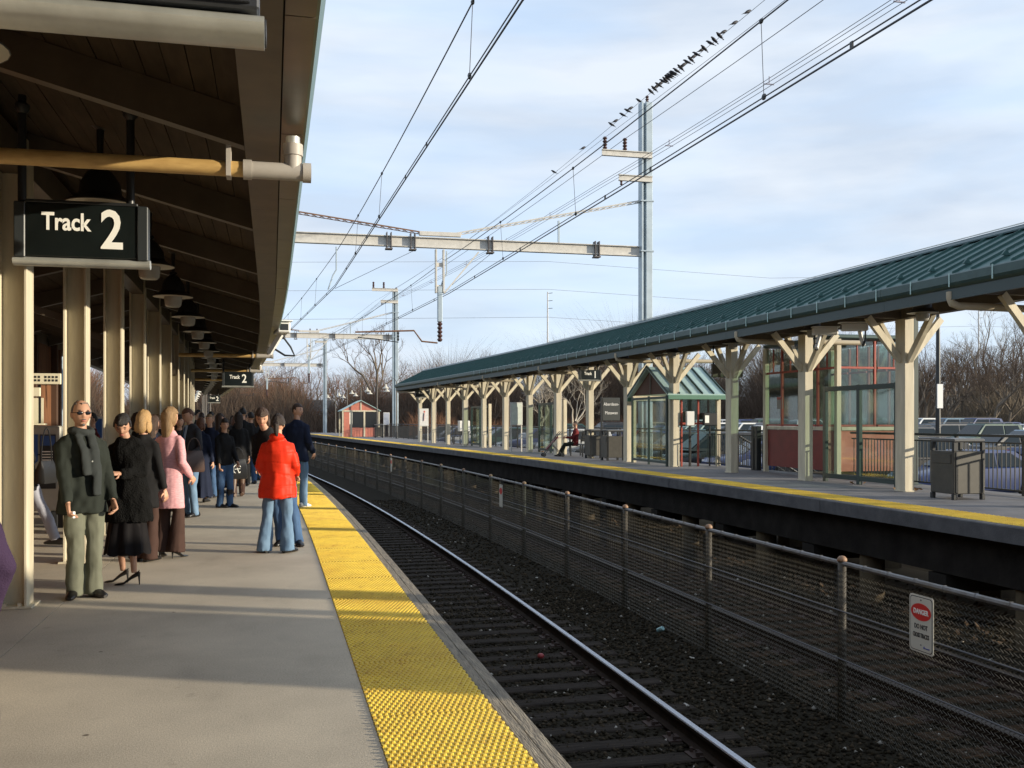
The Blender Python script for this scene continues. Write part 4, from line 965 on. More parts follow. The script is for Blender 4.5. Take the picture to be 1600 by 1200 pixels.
for i,s in enumerate((75,83,91,99,107)): c=copy_tree(l); c.location=W(12.7,s,ZR); c['label']='%s nearest twin armed lamp post with pale bells beyond the far canopy'%ORD[i+1]
for i,s in enumerate((80,88,96,104,112,120)): c=copy_tree(l); c.location=W(-.6,s,0); c['label']='%s lamp post with pale bells beyond the end of the near canopy'%ORD[i]; c['group']='lamp posts beyond the near canopy'
# ================================================================ OVERHEAD LINE STRUCTURES
def hcol(mb,x,y,z0,z1,w=.22,d=.20):
    mb.bbox(x-w,x-w+.07,y-d,y+d,z0,z1,.004); mb.bbox(x-.04,x+w+.02,y-d,y+d,z0,z1,.02); mb.box(x-w+.072,x-.042,y-.02,y+.02,z0,z1)
def ibeam(mb,a,b,h=.40,w=.22):
    d=(b-a).normalized(); n=Vector((-d.y,d.x,0))
    mb.bar(a,b,.03,h-.06); mb.bar(a+Vector((0,0,h/2-.015)),b+Vector((0,0,h/2-.015)),w,.03); mb.bar(a-Vector((0,0,h/2-.015)),b-Vector((0,0,h/2-.015)),w,.03)
def insul(mb,a,b,r=.07,n=7):
    a=Vector(a);b=Vector(b); pts=[];rs=[]
    for i in range(n*2+1):
        pts.append(a+(b-a)*i/(2*n)); rs.append(r if i%2 else r*.5)
    mb.tube(pts,rs,8)
ins_m=mat('insulator_brown',(.07,.035,.03),.3)
def gantry(s,lab,uR=15.25,uL=-6.2,top=14.3,main=True,zb=8.35):
    t=thing('catenary_gantry',lab,'gantry',W(0,s,0),0,'overhead line gantries along the railway')
    o=0
    m=MB(); hcol(m,uR,0,-1.55,top); m.build('pole',galv,t)
    m=MB(); hcol(m,uL,0,-.3,top-1.5 if main else zb+.6); m.build('pole',galv,t)
    m=MB(); ibeam(m,Vector((uL+.2,-.0,zb)),Vector((uR-.25,0,zb))); m.build('cross_beam',beamw,t)
    for z in (zb,10.35): MB().bbox(uR-.27,uR+.29,-.23,.23,z-.03,z+.03,.01).build('collar',galv,t)
    uc=6.95
    # latticed stays: both ends down to the beam centre
    for (ue,ze,mm) in ((uR-.25,10.35,beamw),(uL+.2,10.2,rustm)):
        a=Vector((uc+(.35 if ue>uc else -.35),0,zb+.32)); b=Vector((ue,0,ze)); m=MB(); n=int((b-a).length/.28)
        m.bar(a+Vector((0,.06,.05)),b+Vector((0,.06,.05)),.025,.025); m.bar(a+Vector((0,.06,-.05)),b+Vector((0,.06,-.05)),.025,.025); m.bar(a+Vector((0,-.06,0)),b+Vector((0,-.06,0)),.025,.025)
        for i in range(n):
            p=a+(b-a)*i/n; q=a+(b-a)*(i+1)/n
            m.bar(p+Vector((0,.06,.05)),q+Vector((0,.06,-.05)),.015,.015); m.bar(p+Vector((0,.06,-.05)),q+Vector((0,-.06,0)),.015,.015)
        m.build('lattice_stay',mm,t)
    MB().bbox(uc-.8,uc+.8,-.08,.08,zb+.26,zb+.42,.01).build('stay_anchor',beamw,t)
    for x,zt in ((uL+3.4,9.45),(uR-3.6,9.42),(1.25,9.42)):
        MB().bbox(x-.04,x+.04,-.04,.04,zb+.23,zt,.005).build('strut',galv,t)
    for x in (.15,1.4,5.0,5.9,8.9,13.2):
        m=MB(); 
        for dx in (-.08,.08): m.box(x+dx-.015,x+dx+.015,-.16,.16,zb-.30,zb+.32)
        m.box(x-.13,x+.13,-.17,.17,zb-.32,zb-.27); m.build('beam_clamp',mat('dark_bolt',(.10,.09,.09),.6),t)
    # centre drop post with insulator and registration arms
    m=MB(); m.bbox(uc-.19,uc-.13,-.1,.1,zb-1.9,zb-.25,.005); m.bbox(uc+.10,uc+.16,-.1,.1,zb-1.9,zb-.25,.005); m.box(uc-.128,uc+.098,-.03,.03,zb-.9,zb-.75); m.box(uc-.128,uc+.098,-.03,.03,zb-1.75,zb-1.6); m.build('drop_frame',beamw,t)
    m=MB(); m.bbox(uc-.10,uc+.08,-.09,.09,zb-3.0,zb-1.65,.02); m.build('drop_tube',galv,t)
    MB().bar((uc+1.5,0,zb-.28),(uc+.16,0,zb-1.9),.05,.05).build('drop_brace',beamw,t)
    m=MB(); insul(m,(uc-.01,0,zb-3.0),(uc-.01,0,zb-3.75),.11,5); m.build('insulator',ins_m,t)
    m=MB(); m.tube([(uc-.1,0,zb-3.8),(uc-.7,0,zb-3.75),(uc-1.0,0,zb-3.35),(uc-3.2,0,zb-3.45)],.035,6); m.build('registration_arm',rustm,t)
    m=MB(); m.tube([(uc-1.6,0,zb-3.37),(uc-1.6,0,zb-3.8),(uc-2.4,0,zb-3.7),(uc-3.1,0,zb-3.65)],.02,6); insul(m,(uc-1.6,0,zb-3.4),(uc-1.6,0,zb-3.75),.05,3); m.build('steady_arm',black,t)
    # hangers from the beam to the messenger wires
    for u,h in ((3.05,.0),(-.6,0),(7.2,0)):
        m=MB(); m.tube([(u,0,zb-.3),(u,0,zb-1.15),(u-.12,.0,zb-1.35),(u-.3,0,zb-1.9)],.026,6)
        m.build('messenger_hanger',galv,t) if u!=7.2 else m.build('messenger_hanger',galv,t)
    # feeder arms on the right pole
    for (z,l,ins) in ((12.15,1.9,2),(11.2,1.2,0)):
        m=MB(); ibeam(m,Vector((uR+.2,-.24,z)),Vector((uR-l,-.24,z)),.24,.14); m.build('feeder_arm',beamw,t)
        if ins:
            for x in (uR-l+.12,uR-l+.95):
                m=MB(); insul(m,(x,-.24,z+.12),(x,-.24,z+.62),.10,4); m.build('insulator',ins_m,t)
        else:
            m=MB(); insul(m,(uR-l+.1,-.24,z-.12),(uR-l+.1,-.24,z-.3),.06,2); m.build('insulator',ins_m,t)
    m=MB(); insul(m,(uR+.08,0,top),(uR+.08,0,top+.3),.08,3); m.build('insulator',ins_m,t)
    return t
gantry(37.6,'tall galvanised catenary gantry spanning the tracks, nearest and largest')
g2=gantry(81,'second catenary gantry with its pole at the end of the far canopy',uR=13.8,uL=-5.6,top=12.1)
g3=gantry(124,'third catenary gantry, small behind the near canopy end',uR=13.8,uL=-4.0,top=11.6)
g4=gantry(-6,'catenary gantry behind the camera carrying the near wires',uR=15.25,uL=-6.2)
# ================================================================ WIRES
wirem=mat('wire_dark',(.035,.035,.045),.5,metal=.3)
SUP=[-6,37.6,81,124,170]
def wire(lab,us,zs,sag,r=.011,n=14,extra=None,group=None):
    t=thing('overhead_wire',lab,'wire',(0,0,0),0,group); pts=[]
    for i in range(len(SUP)-1):
        a=W(us[i],SUP[i],zs[i]); b=W(us[i+1],SUP[i+1],zs[i+1])
        for k in range(n+(i==len(SUP)-2)):
            q=k/n; p=a.lerp(b,q); p.z-=sag*4*q*(1-q); pts.append(p)
    return t,pts
def mk(t,pts,r,dx=0,dz=0):
    MB().tube([p+Vector((dx,0,dz)) for p in pts],r,5).build('strand',wirem,t)
def at(pts,y):
    for a,b in zip(pts,pts[1:]):
        if a.y<=y<=b.y: return a.lerp(b,(y-a.y)/(b.y-a.y))
    return pts[-1]
m2,p2=wire('upper messenger wire above the near track',[3.1]*5,[7.95,7.95,7.9,7.9,7.9],.42); mk(m2,p2,.012)
k2,q2=wire('double contact wire above the near track',[3.1,3.0,3.2,3.1,3.1],[6.28,6.55,6.4,6.3,6.3],.0); mk(k2,q2,.010,0,.075); mk(k2,q2,.014)
m1,p1=wire('upper messenger wire above the far track',[7.2]*5,[7.75,7.75,7.9,7.9,7.9],.38); mk(m1,p1,.012)
k1,q1=wire('double contact wire above the far track',[7.2,7.3,7.1,7.2,7.2],[6.1,6.45,6.4,6.3,6.3],.05); mk(k1,q1,.010,0,.075); mk(k1,q1,.014)
for t,P,Q,ss in ((m2,p2,q2,(13.9,24.3,30,44,50,57,64,70)),(m1,p1,q1,(13.2,22,29,44,50,57,64,70))):
    for s in ss:
        a=at(P,s); b=at(Q,s)+Vector((0,0,.08)); MB().tube([a,b],.0055,4).build('dropper',wirem,t)
        MB().ell(a,(.03,.06,.04),6,4).build('clamp',black,t); MB().ell(b,(.03,.06,.05),6,4).build('clamp',black,t)
for t,Q in ((k2,q2),(k1,q1)):
    for s in (11.0,17.5,20,27,33,40,47,55): c=at(Q,s); MB().bbox(c.x-.012,c.x+.012,s-.03,s+.03,c.z-.01,c.z+.09,.004).build('clip',black,t)
f1,fp_=wire('bundled triple feeder wire with spacers on the outer arm',[13.9,13.35,12.4,12.4,12.4],[11.2,10.9,10.9,10.5,10.5],.35)
for dx,dz in ((0,.11),(-.10,-.05),(.10,-.05)): mk(f1,fp_,.008,dx,dz)
for s in (10,14.5,19,24.5,31,43,49,56,64,72):
    c=at(fp_,s); m=MB(); m.bar(c+Vector((-.14,0,-.05)),c+Vector((.14,0,-.05)),.025,.03); m.bar(c+Vector((0,0,.16)),c+Vector((0,0,-.05)),.02,.02); m.build('spacer',mat('spacer_grey',(.25,.25,.32),.5),f1)
f2,fp2=wire('thin static wire over the pole tops where birds perch',[15.33,15.33,13.9,13.9,13.9],[15.8,14.6,12.4,11.9,11.9],.45); mk(f2,fp2,.008)
f3,fp3=wire('outer feeder wire on the upper pole arm insulators',[13.6,13.47,12.1,12,12],[13.0,12.75,11.2,11,11],.3); mk(f3,fp3,.007)
f4,fp4=wire('inner feeder wire on the upper pole arm insulators',[14.6,14.3,12.9,12.9,12.9],[12.7,12.75,11.1,10.9,10.9],.25); mk(f4,fp4,.011)
# pull-off wires from gantry hangers
t=thing('pull_off_wire','thin stay wires from the nearest gantry beam to the messenger','wire')
o_=off(37.6)
for a,b in (((5.9,37.6,8.0),(3.0,37.6,6.5)),((1.4,37.6,8.0),(-.8,37.6,6.5)),((8.9,37.6,8.0),(7.2,37.6,6.6))): MB().tube([W(*a),W(*b)],.008,4).build('strand',wirem,t)
# ================================================================ BIRDS
def bird_mesh():
    mb=MB(); mb.tube([(0,-.13,-.035),(0,-.09,-.01),(0,-.03,.03),(0,.05,.075),(0,.10,.115),(0,.13,.115),(0,.165,.105)],[.012,.03,.05,.055,.032,.028,.004],8)
    mb.tube([(0,-.10,-.01),(0,-.17,-.045),(0,-.235,-.075)],[(.03,.012),(.025,.008),(.03,.004)],6)
    for x in (-.02,.02): mb.tube([(x,.02,.03),(x,.02,-.03)],.005,4)
    return mb.mesh('bird_body',mat('starling_black',(.015,.014,.02),.6),True)
bmz=bird_mesh(); wing=MB().tube([(0,.07,.09),(0,0,.05),(0,-.16,-.03)],[(.01,.02),(.018,.038),(.004,.01)],6).mesh('wing',mat('starling_black',(.015,.014,.02),.6),True)
rb=random.Random(11)
bs=[29.2,30.1,30.9,31.2,32.4,32.6,33.5,33.8,34.25,34.75,31.6,31.9,33.0,33.25,34.1,34.4,35.0,35.12,35.3,35.45,35.6,35.8,36.0,36.25,36.45,36.65,36.9,37.25,38.3,39.1,39.35,39.8,40.5,40.9,43.9,47.4]
for i,s in enumerate(bs):
    c=at(fp2,s); r=rb.choice([rad(70),rad(110),rad(90),rad(-80)])
    t=thing('bird','small dark bird perched in the row on the top wire' if i not in(0,25,26) else ['dark bird perched alone highest on the top wire','dark bird perched alone just left of the pole arm','dark bird perched alone farthest down the top wire'][[0,25,26].index(i)],'bird',c+Vector((0,0,.035)),r,'birds perched on the static wire'); t.scale=(.92,)*3
    inst('bird_body',bmz,t); 
    for x in (-.045,.045): inst('wing',wing,t,(x,0,0))
# far power lines crossing the sky and their poles
def far_pole(x,y,h,lab,r=.22,m=None):
    t=thing('utility_pole',lab,'pole',(x,y,0)); MB().tube([(0,0,-.5),(0,0,h)],[r,r*.55],8).build('pole_shaft',m or mat('pale_pole',(.50,.50,.50),.6),t)
    for z in (h-3.3,h-1.8,h-.3): MB().bar((0,0,z),(1.0,0,z+.1),.1,.1).build('arm',black_m,t); 
    return t
far_pole(52.9,190,27,'tall pale steel power pole rising behind the far canopy')
far_pole(148.3,186,27,'tall pale power pole among the trees at the right')
t=thing('power_line','three thin power lines crossing the sky above the distant trees','wire')
for k,z in enumerate((33,27.5,22)):
    pts=[(-200,230,z+1),(-60,205,z-2.2),(52.9,190,z),(100,188,z-2),(148.3,186,z),(280,182,z-2),(400,180,z)]
    MB().tube(pts,.035,4).build('strand',mat('far_wire',(.30,.34,.40),.6),t)
# parking lot lamp pole at the right
t=thing('lot_lamp_pole','slim dark lamp pole with a white notice standing among the parked cars','pole',W(27.4,36,.0)); MB().tube([(0,0,-.8),(0,0,7.4)],[.11,.07],8).build('pole_shaft',black,t)
MB().bbox(-.14,.14,-.14,-.10,2.1,3.1,.01).build('notice_plate',mat('camera_white',(.7,.7,.68),.4),t); MB().tube([(0,0,7.4),(0,-.9,7.6)],.05,6).build('lamp_arm',black,t); MB().bbox(-.2,.2,-1.5,-.8,7.5,7.65,.04).build('lamp_head',black,t)
# ================================================================ TREES
def tree_mesh(seed,h,spread=.9,levels=6,lean=0):
    rn=random.Random(seed); T=MB(); C=MB()
    def branch(p,d,L,r,lv):
        n=3 if lv<2 else 2; pts=[p]; q=p.copy(); dd=d.copy()
        for i in range(n):
            dd=(dd+Vector((rn.uniform(-1,1),rn.uniform(-1,1),rn.uniform(-.35,.75)))*(.10+.05*lv)).normalized(); q=q+dd*L/n; pts.append(q.copy())
        tgt=T if lv<3 else C
        rs=[r*(1-.45*i/n) for i in range(n+1)]
        tgt.tube(pts,rs,6 if lv==0 else (4 if lv<3 else 3),caps=False)
        if lv>=levels: return
        k=rn.choice([2,3,3]) if lv<levels-1 else rn.choice([3,4])
        if lv==0: k=rn.choice([3,4])
        for j in range(k):
            a=rn.uniform(0,6.28); up=rn.uniform(.25,.9) if lv<2 else rn.uniform(-.1,.9)
            side=dd.orthogonal().normalized(); side.rotate(Matrix.Rotation(a,3,dd)); nd=(dd*rn.uniform(.55,1.1)+side*spread*rn.uniform(.5,1)+Vector((0,0,.25))).normalized()
            st=pts[-1] if j<2 else pts[rn.randint(1,n)]
            branch(st,nd,L*rn.uniform(.58,.82),r*rn.uniform(.45,.62),lv+1)
    branch(Vector((0,0,-.3)),Vector((lean,0,1)).normalized(),h*.30,h*.022,0)
    return T,C
TM=[]
for i,(h,sp,lv) in enumerate(((12,.8,6),(14,.85,6),(10,1.0,6),(13,.85,6),(11,.9,6))):
    T,C=tree_mesh(40+i,h,sp,lv); TM.append((T,C,h))
TMm={}
def tree(i,x,y,sc,tw,lab,grp,bark=barkm,rz=0):
    T,C,h=TM[i]; k=(i,tw.name,bark.name)
    if k not in TMm: TMm[k]=(T.mesh('trunk',bark),C.mesh('crown',tw))
    t=thing('bare_tree',lab,'tree',(x,y,gz(x-off(max(y,0)),y)-.1),rz,grp); t.scale=(sc,sc,sc*random.uniform(.9,1.1))
    inst('trunk',TMm[k][0],t); inst('crown',TMm[k][1],t); return t
def polar(px,d): # a place at distance d along a bearing (from the camera's post)
    a=math.atan((px-800)/F)+YAW; return (d*math.sin(a),d*math.cos(a))
rt=random.Random(21)
n=0
for k in range(230):
    px=rt.uniform(90,1680); right=px>1380
    d=rt.uniform(150,235) if px<760 else rt.uniform(118,190)
    if px>1380: d=rt.uniform(105,170)
    x,y=polar(px,d); tw=rt.choice([twigm,twigm,twigt]) if px>650 else rt.choice([twigm,twigr,twigt]); i=rt.randrange(5)
    lab={'brown_twigs':'bare brown winter tree in the wood beyond the parking lot','reddish_twigs':'bare reddish winter tree in the wood behind the station','tan_twigs':'bare tan winter tree in the wood beyond the parking lot'}[tw.name]
    where='beyond the near canopy end' if px<470 else 'left of the second gantry pole' if px<610 else 'behind the far end of the green canopy' if px<800 else 'behind the middle of the green canopy' if px<980 else 'behind the green waiting shelter' if px<1130 else 'behind the glazed stair enclosure' if px<1400 else 'right of the nearest far canopy column'
    lab=lab.split(' in the wood')[0]+' in the wood '+where
    hh=(11.0 if px<760 else 10.0 if px<1000 else 12.5)+ (2.0 if px>1380 else 0)
    tree(i,x,y,hh/12.0*rt.uniform(.72,1.12)*d/150,tw,lab,'bare trees in the wood',rz=rt.uniform(0,6.28))
x,y=polar(598,150); tree(0,x,y,1.75,twigm,'tallest bare tree rising above the wood beside the second gantry pole','bare trees in the wood',rz=1)
pal=mat('pale_bark',(.48,.42,.33),.8,var=.1)
x,y=polar(893,78); tree(2,x,y,.72,mat('pale_twigs',(.36,.31,.24),.9),'pale barked bare tree standing in front of the wood behind the middle columns',None,bark=pal,rz=2)
x,y=polar(845,84); tree(4,x,y,.66,mat('pale_twigs',(.36,.31,.24),.9),'smaller pale bare tree just left of its pale barked neighbour',None,bark=pal,rz=.5)
# undergrowth: a mass of fine upright twigs filling the wood
rng=np.random.default_rng(9); V=[];Fc=[]
def brush(name,px0,px1,d0,d1,hh,N,m,lab):
    px=rng.uniform(px0,px1,N); d=rng.uniform(d0,d1,N); a=np.arctan((px-800)/F)+YAW; x=d*np.sin(a); y=d*np.cos(a)
    h=hh*rng.uniform(.2,1.1,N)*(.75+.25*np.sin(px*.021)+.2*np.sin(px*.057+1)); w=rng.uniform(.010,.028,N)*d/120; lx=rng.normal(0,.34,N)*h; ly=rng.normal(0,.3,N)*h; th=rng.uniform(0,3.14,N)
    z0=np.full(N,-.2); up=rng.uniform(0,.55,N)*h
    c=np.cos(th)*w; s_=np.sin(th)*w
    P=np.stack([np.stack([x-c,y-s_,z0+up],1),np.stack([x+c,y+s_,z0+up],1),np.stack([x+lx,y+ly,z0+h],1),np.stack([x+lx*.5+s_,y+ly*.5-c,z0+(h+up)*.5],1)],1).reshape(-1,3)
    t=np.array([[0,1,2],[0,3,2]]); T=(t[None]+(np.arange(N)*4)[:,None,None]).reshape(-1,3)
    me=bpy.data.meshes.new(name); me.vertices.add(len(P)); me.vertices.foreach_set('co',P.ravel()); me.loops.add(len(T)*3); me.loops.foreach_set('vertex_index',T.ravel().astype(np.int32))
    me.polygons.add(len(T)); me.polygons.foreach_set('loop_start',(np.arange(len(T))*3).astype(np.int32)); me.polygons.foreach_set('loop_total',np.full(len(T),3,np.int32)); me.materials.append(m); me.update(calc_edges=True)
    o=bpy.data.objects.new(name,me); col.objects.link(o); tag(o,lab,'undergrowth',kind='stuff')
for k in range(26):
    px=rt.uniform(1400,1680); d=rt.uniform(100,140); x,y=polar(px,d); tree(rt.choice([0,2,4,4]),x,y,rt.uniform(.78,1.12)*d/125,twigm,'bare spreading tree at the front of the wood right of the nearest far canopy column','bare trees in the wood',rz=rt.uniform(0,6.28))
brush('undergrowth',60,1250,125,230,9.0,100000,twigm,'dense brown undergrowth of the distant wood')
brush('undergrowth',60,760,140,235,9.5,60000,twigr,'reddish undergrowth of the distant wood at the left')
brush('undergrowth',700,1450,118,165,13.5,70000,twigm,'tangled bare tree tops behind the green canopy')
brush('undergrowth',640,1250,112,125,2.6,14000,twigr,'low reddish brush at the far edge of the parking lot')
brush('undergrowth',1250,1720,112,150,5.5,45000,twigt,'pale tan brush of the wood at the right')
# houses glimpsed through the trees
def house(px,d,w,h,lab,wm):
    x,y=polar(px,d); t=thing('house',lab,'house',(x,y,0),rad(-20))
    MB().box(-w/2,w/2,-3,3,-.5,h).build('wall',wm,t)
    m=MB(); m.add([(-w/2-.3,-3.3,h),(w/2+.3,-3.3,h),(w/2+.3,0,h+2),(-w/2-.3,0,h+2),(-w/2-.3,3.3,h),(w/2+.3,3.3,h)],[(0,1,2,3),(3,2,5,4),(0,3,4),(1,5,2),(0,4,5,1)]); m.build('roof',mat('house_roof',(.09,.085,.08),.9),t)
    for k in range(3): MB().bbox(-w/2+w*(k+.5)/3-.45,-w/2+w*(k+.5)/3+.45,-3.04,-2.98,h*.35,h*.75,.01).build('window',dark_g,t)
house(1520,150,8,3.6,'cream house glimpsed through the trees at the right',mat('house_cream',(.7,.62,.45),.8)); house(1575,165,9,5,'larger pale house glimpsed through the trees at the far right',mat('house_cream',(.7,.62,.45),.8))
house(480,170,8,3,'low white house glimpsed through the trees past the track bend',mat('house_white',(.7,.7,.7),.8)); house(1010,160,7,3,'grey house glimpsed through the trees behind the shelter',mat('house_white',(.7,.7,.7),.8))
# ================================================================ PARKED CARS
def car_parts(kind):
    # profile stations along x (length), nose at +x. returns list of (part name, MB, material key)
    if kind=='sedan': L,Wd,H=4.6,.88,1.43; belt=.92; prof=[(-2.3,.30,.78),(-2.22,.26,.93),(-1.5,.22,.98),(-.9,.2,.97),(.75,.2,.95),(1.5,.2,.87),(2.15,.24,.76),(2.3,.32,.60)]; gh=[(-1.75,.0),(-1.05,.93),(-.7,1.0),(.35,1.0),(1.15,.0)]
    elif kind=='suv': L,Wd,H=4.7,.93,1.74; belt=1.08; prof=[(-2.35,.38,.95),(-2.28,.32,1.08),(-1.5,.28,1.10),(-.9,.28,1.10),(.8,.28,1.08),(1.5,.28,1.04),(2.2,.32,.94),(2.35,.40,.75)]; gh=[(-2.25,.0),(-1.98,.93),(-1.5,1.0),(.3,1.0),(1.0,.0)]
    else: L,Wd,H=4.9,.97,1.78; belt=1.05; prof=[(-2.45,.32,.95),(-2.4,.28,1.05),(-1.5,.24,1.07),(-.9,.24,1.07),(1.1,.24,1.02),(1.6,.24,.95),(2.3,.28,.80),(2.45,.36,.62)]; gh=[(-2.4,.0),(-2.2,.95),(-1.7,1.0),(.75,1.0),(1.75,.0)]
    out=[]
    def ring(x,z0,z1,w):
        return [Vector((x,y,z)) for y,z in ((-w*.82,z0),(-w*.97,z0+.10),(-w,z0+(z1-z0)*.55),(-w*.95,z1-.05),(-w*.84,z1),(w*.84,z1),(w*.95,z1-.05),(w,z0+(z1-z0)*.55),(w*.97,z0+.10),(w*.82,z0))]
    b=MB(); b.loft([ring(x,z0,z1,Wd*(.86 if i in (0,len(prof)-1) else (.95 if i in (1,len(prof)-2) else 1))) for i,(x,z0,z1) in enumerate(prof)])
    hz=H-.0
    def gr(x,f,inset=0): # greenhouse ring at height fraction f
        z=belt-.04+(H-belt+.04)*f; w=Wd*(.93-.20*f)-inset; return x,z,w
    # roof and pillars painted, glass band inside slightly proud
    g=[gr(x,f) for x,f in gh]
    rr=[]
    for (x,z,w) in g: rr.append([Vector((x,-Wd*.90,belt-.06)),Vector((x,-w,z-.03 if z>belt else z)),Vector((x,-w+.05,z)),Vector((x,w-.05,z)),Vector((x,w,z-.03 if z>belt else z)),Vector((x,Wd*.90,belt-.06))])
    b.loft(rr); out.append(('body',b,'paint'))
    # side and end windows
    def lerp(a,c,t): return a+(c-a)*t
    def side(x0b,x0t,x1t,x1b,fs=(.14,.86)):
        for sy in (-1,1):
            vs=[]
            for (xb,f) in ((x0b,fs[0]),(x0t,fs[1]),(x1t,fs[1]),(x1b,fs[0])):
                z=belt-.04+(H-belt+.04)*f; w=Wd*(.91-.17*f)+.008; vs.append((xb,sy*w,z))
            m=MB(); m.add(vs,[(0,1,2,3) if sy<0 else (3,2,1,0)]); out.append(('side_window',m,'glass'))
    xb,xe=gh[0][0],gh[-1][0]; xt0,xt1=gh[1][0],gh[-2][0]
    mid=(xt0+xt1)/2
    side(xb+.32,xt0+.22,mid-.05,mid-.05); side(mid+.05,mid+.05,xt1-.05,xe-.30)
    for (x0,x1,sg) in ((xb,xt0,-1),(xe,xt1,1)):
        vs=[]
        for (x,f) in ((lerp(x0,x1,.12),.12),(lerp(x0,x1,.9),.88)):
            z=belt-.04+(H-belt+.04)*f; w=Wd*(.88-.20*f)-.03
            for sy in (-1,1): vs.append((x+sg*.03,sy*w,z+.015))
        m=MB(); m.add(vs,[(0,1,3,2)]); out.append(('windscreen' if sg>0 else 'rear_window',m,'glass'))
    zl=belt-.22
    for sy in (-1,1):
        m=MB().bbox(L/2-.20,L/2-.03,sy*Wd*.55,sy*Wd*.84,zl-.16,zl-.02,.02); out.append(('headlight',m,'head'))
        m=MB().bbox(-L/2-.005,-L/2+.15,sy*Wd*.62,sy*Wd*.87,zl-.05,zl+.14,.02); out.append(('tail_light',m,'tail'))
    out.append(('bumper',MB().bbox(L/2-.12,L/2+.05,-Wd*.84,Wd*.84,.30,.50,.04),'trim')); out.append(('bumper',MB().bbox(-L/2-.05,-L/2+.12,-Wd*.84,Wd*.84,.32,.52,.04),'trim'))
    if kind!='sedan':
        m=MB(); 
        for sy in (-1,1): m.bar((-1.5,sy*Wd*.66,H+.05),(.2,sy*Wd*.66,H+.05),.03,.03)
        out.append(('roof_rack',m,'trim'))
    return out,L,Wd
CARM={}
tyre=MB(); tyre.lathe([(.19,-.1),(.31,-.1),(.335,-.07),(.335,.07),(.31,.1),(.19,.1)],n=16); tyre_me=tyre.mesh('tyre',mat('tyre_rubber',(.02,.02,.02),.9)); rim_me=MB().lathe([(0,.06),(.06,.085),(.19,.07),(.2,.04),(.2,-.04),(0,-.04)],n=10).mesh('rim',mat('alloy',(.45,.45,.47),.35,metal=.7))
cm2={'glass':dark_g,'head':mat('headlight_glass',(.7,.72,.75),.1),'tail':mat('tail_light_red',(.35,.015,.015),.25),'trim':mat('car_trim',(.04,.04,.045),.6)}
paints={'white':(.72,.72,.70),'silver':(.26,.28,.30),'black':(.012,.012,.014),'navy blue':(.02,.04,.13),'dark green':(.02,.06,.045),'red':(.28,.015,.015),'grey':(.07,.075,.085),'pale blue':(.14,.22,.30),'gold':(.20,.16,.10)}
PM={}
for k,c in paints.items():
    m=mat('paint_'+k.replace(' ','_'),c,.35,metal=.1 if k not in('white','black') else 0); m.node_tree.nodes['Principled BSDF'].inputs['Coat Weight'].default_value=.35; PM[k]=m
def car(kind,colr,x,y,z,rz,lab,far=False):
    if kind not in CARM:
        ps,L,Wd=car_parts(kind); CARM[kind]=([(n,mb.mesh(n,PM['white'] if mk_=='paint' else cm2[mk_],n=='body'),mk_) for n,mb,mk_ in ps],L,Wd)
    ps,L,Wd=CARM[kind]; key=(kind,colr)
    if key not in CARM:
        me=ps[0][1].copy(); me.materials.clear(); me.materials.append(PM[colr]); 
        try: me.set_sharp_from_angle(angle=rad(28))
        except Exception: pass
        CARM[key]=me
    t=thing('parked_car',lab,'car',(x,y,z),rz,'cars parked in the lot behind the far platform')
    for n,me,mk_ in ps: inst(n,CARM[key] if mk_=='paint' else me,t)
    for sx in (-1.38,1.42):
        for sy in (-1,1):
            w=inst('wheel',tyre_me,t,(sx,sy*(Wd-.10),.335)); w.rotation_euler=(rad(90*(-sy)),0,0); w.name='wheel'; inst('rim',rim_me,w)
    return t
rc=random.Random(77)
rows=[(20.2,'first'),(32.4,'second'),(38.6,'third'),(50.4,'fourth'),(56.5,'fifth')]
kinds=['sedan','sedan','sedan','suv','sedan','suv','van']; cols=['white','white','silver','black','black','navy blue','dark green','red','grey','grey','pale blue','gold','black','navy blue']
for ri,(u,rn_) in enumerate(rows):
    s=9.5+3*0; smax=(92,96,100,100,100)[ri]; s=(10.5,13.5,16.5,22.5,25.5)[ri]
    cn=0
    while s<smax:
        if rc.random()<.95:
            k=rc.choice(kinds); c=rc.choice(cols)
            if ri==0 and s<14: k,c='sedan','pale blue'
            elif ri==0 and 16<s<17: k,c='sedan','black'
            elif ri==1 and 24<s<27: k,c='suv','navy blue'
            rz=(0 if ri%2 else math.pi)+rad(rc.uniform(-2,2)); uu=u+rc.uniform(-.25,.25); p=W(uu,s,0)
            t=car(k,c,p.x,p.y,gz(uu,s)+.02,rz,'%s %s, %s from the right in the %s parking row'%(c,{'sedan':'saloon car','suv':'tall estate car','van':'people carrier'}[k],ORD[cn],rn_)); cn+=1
            t.rotation_euler[1]=0
        s+=3.0
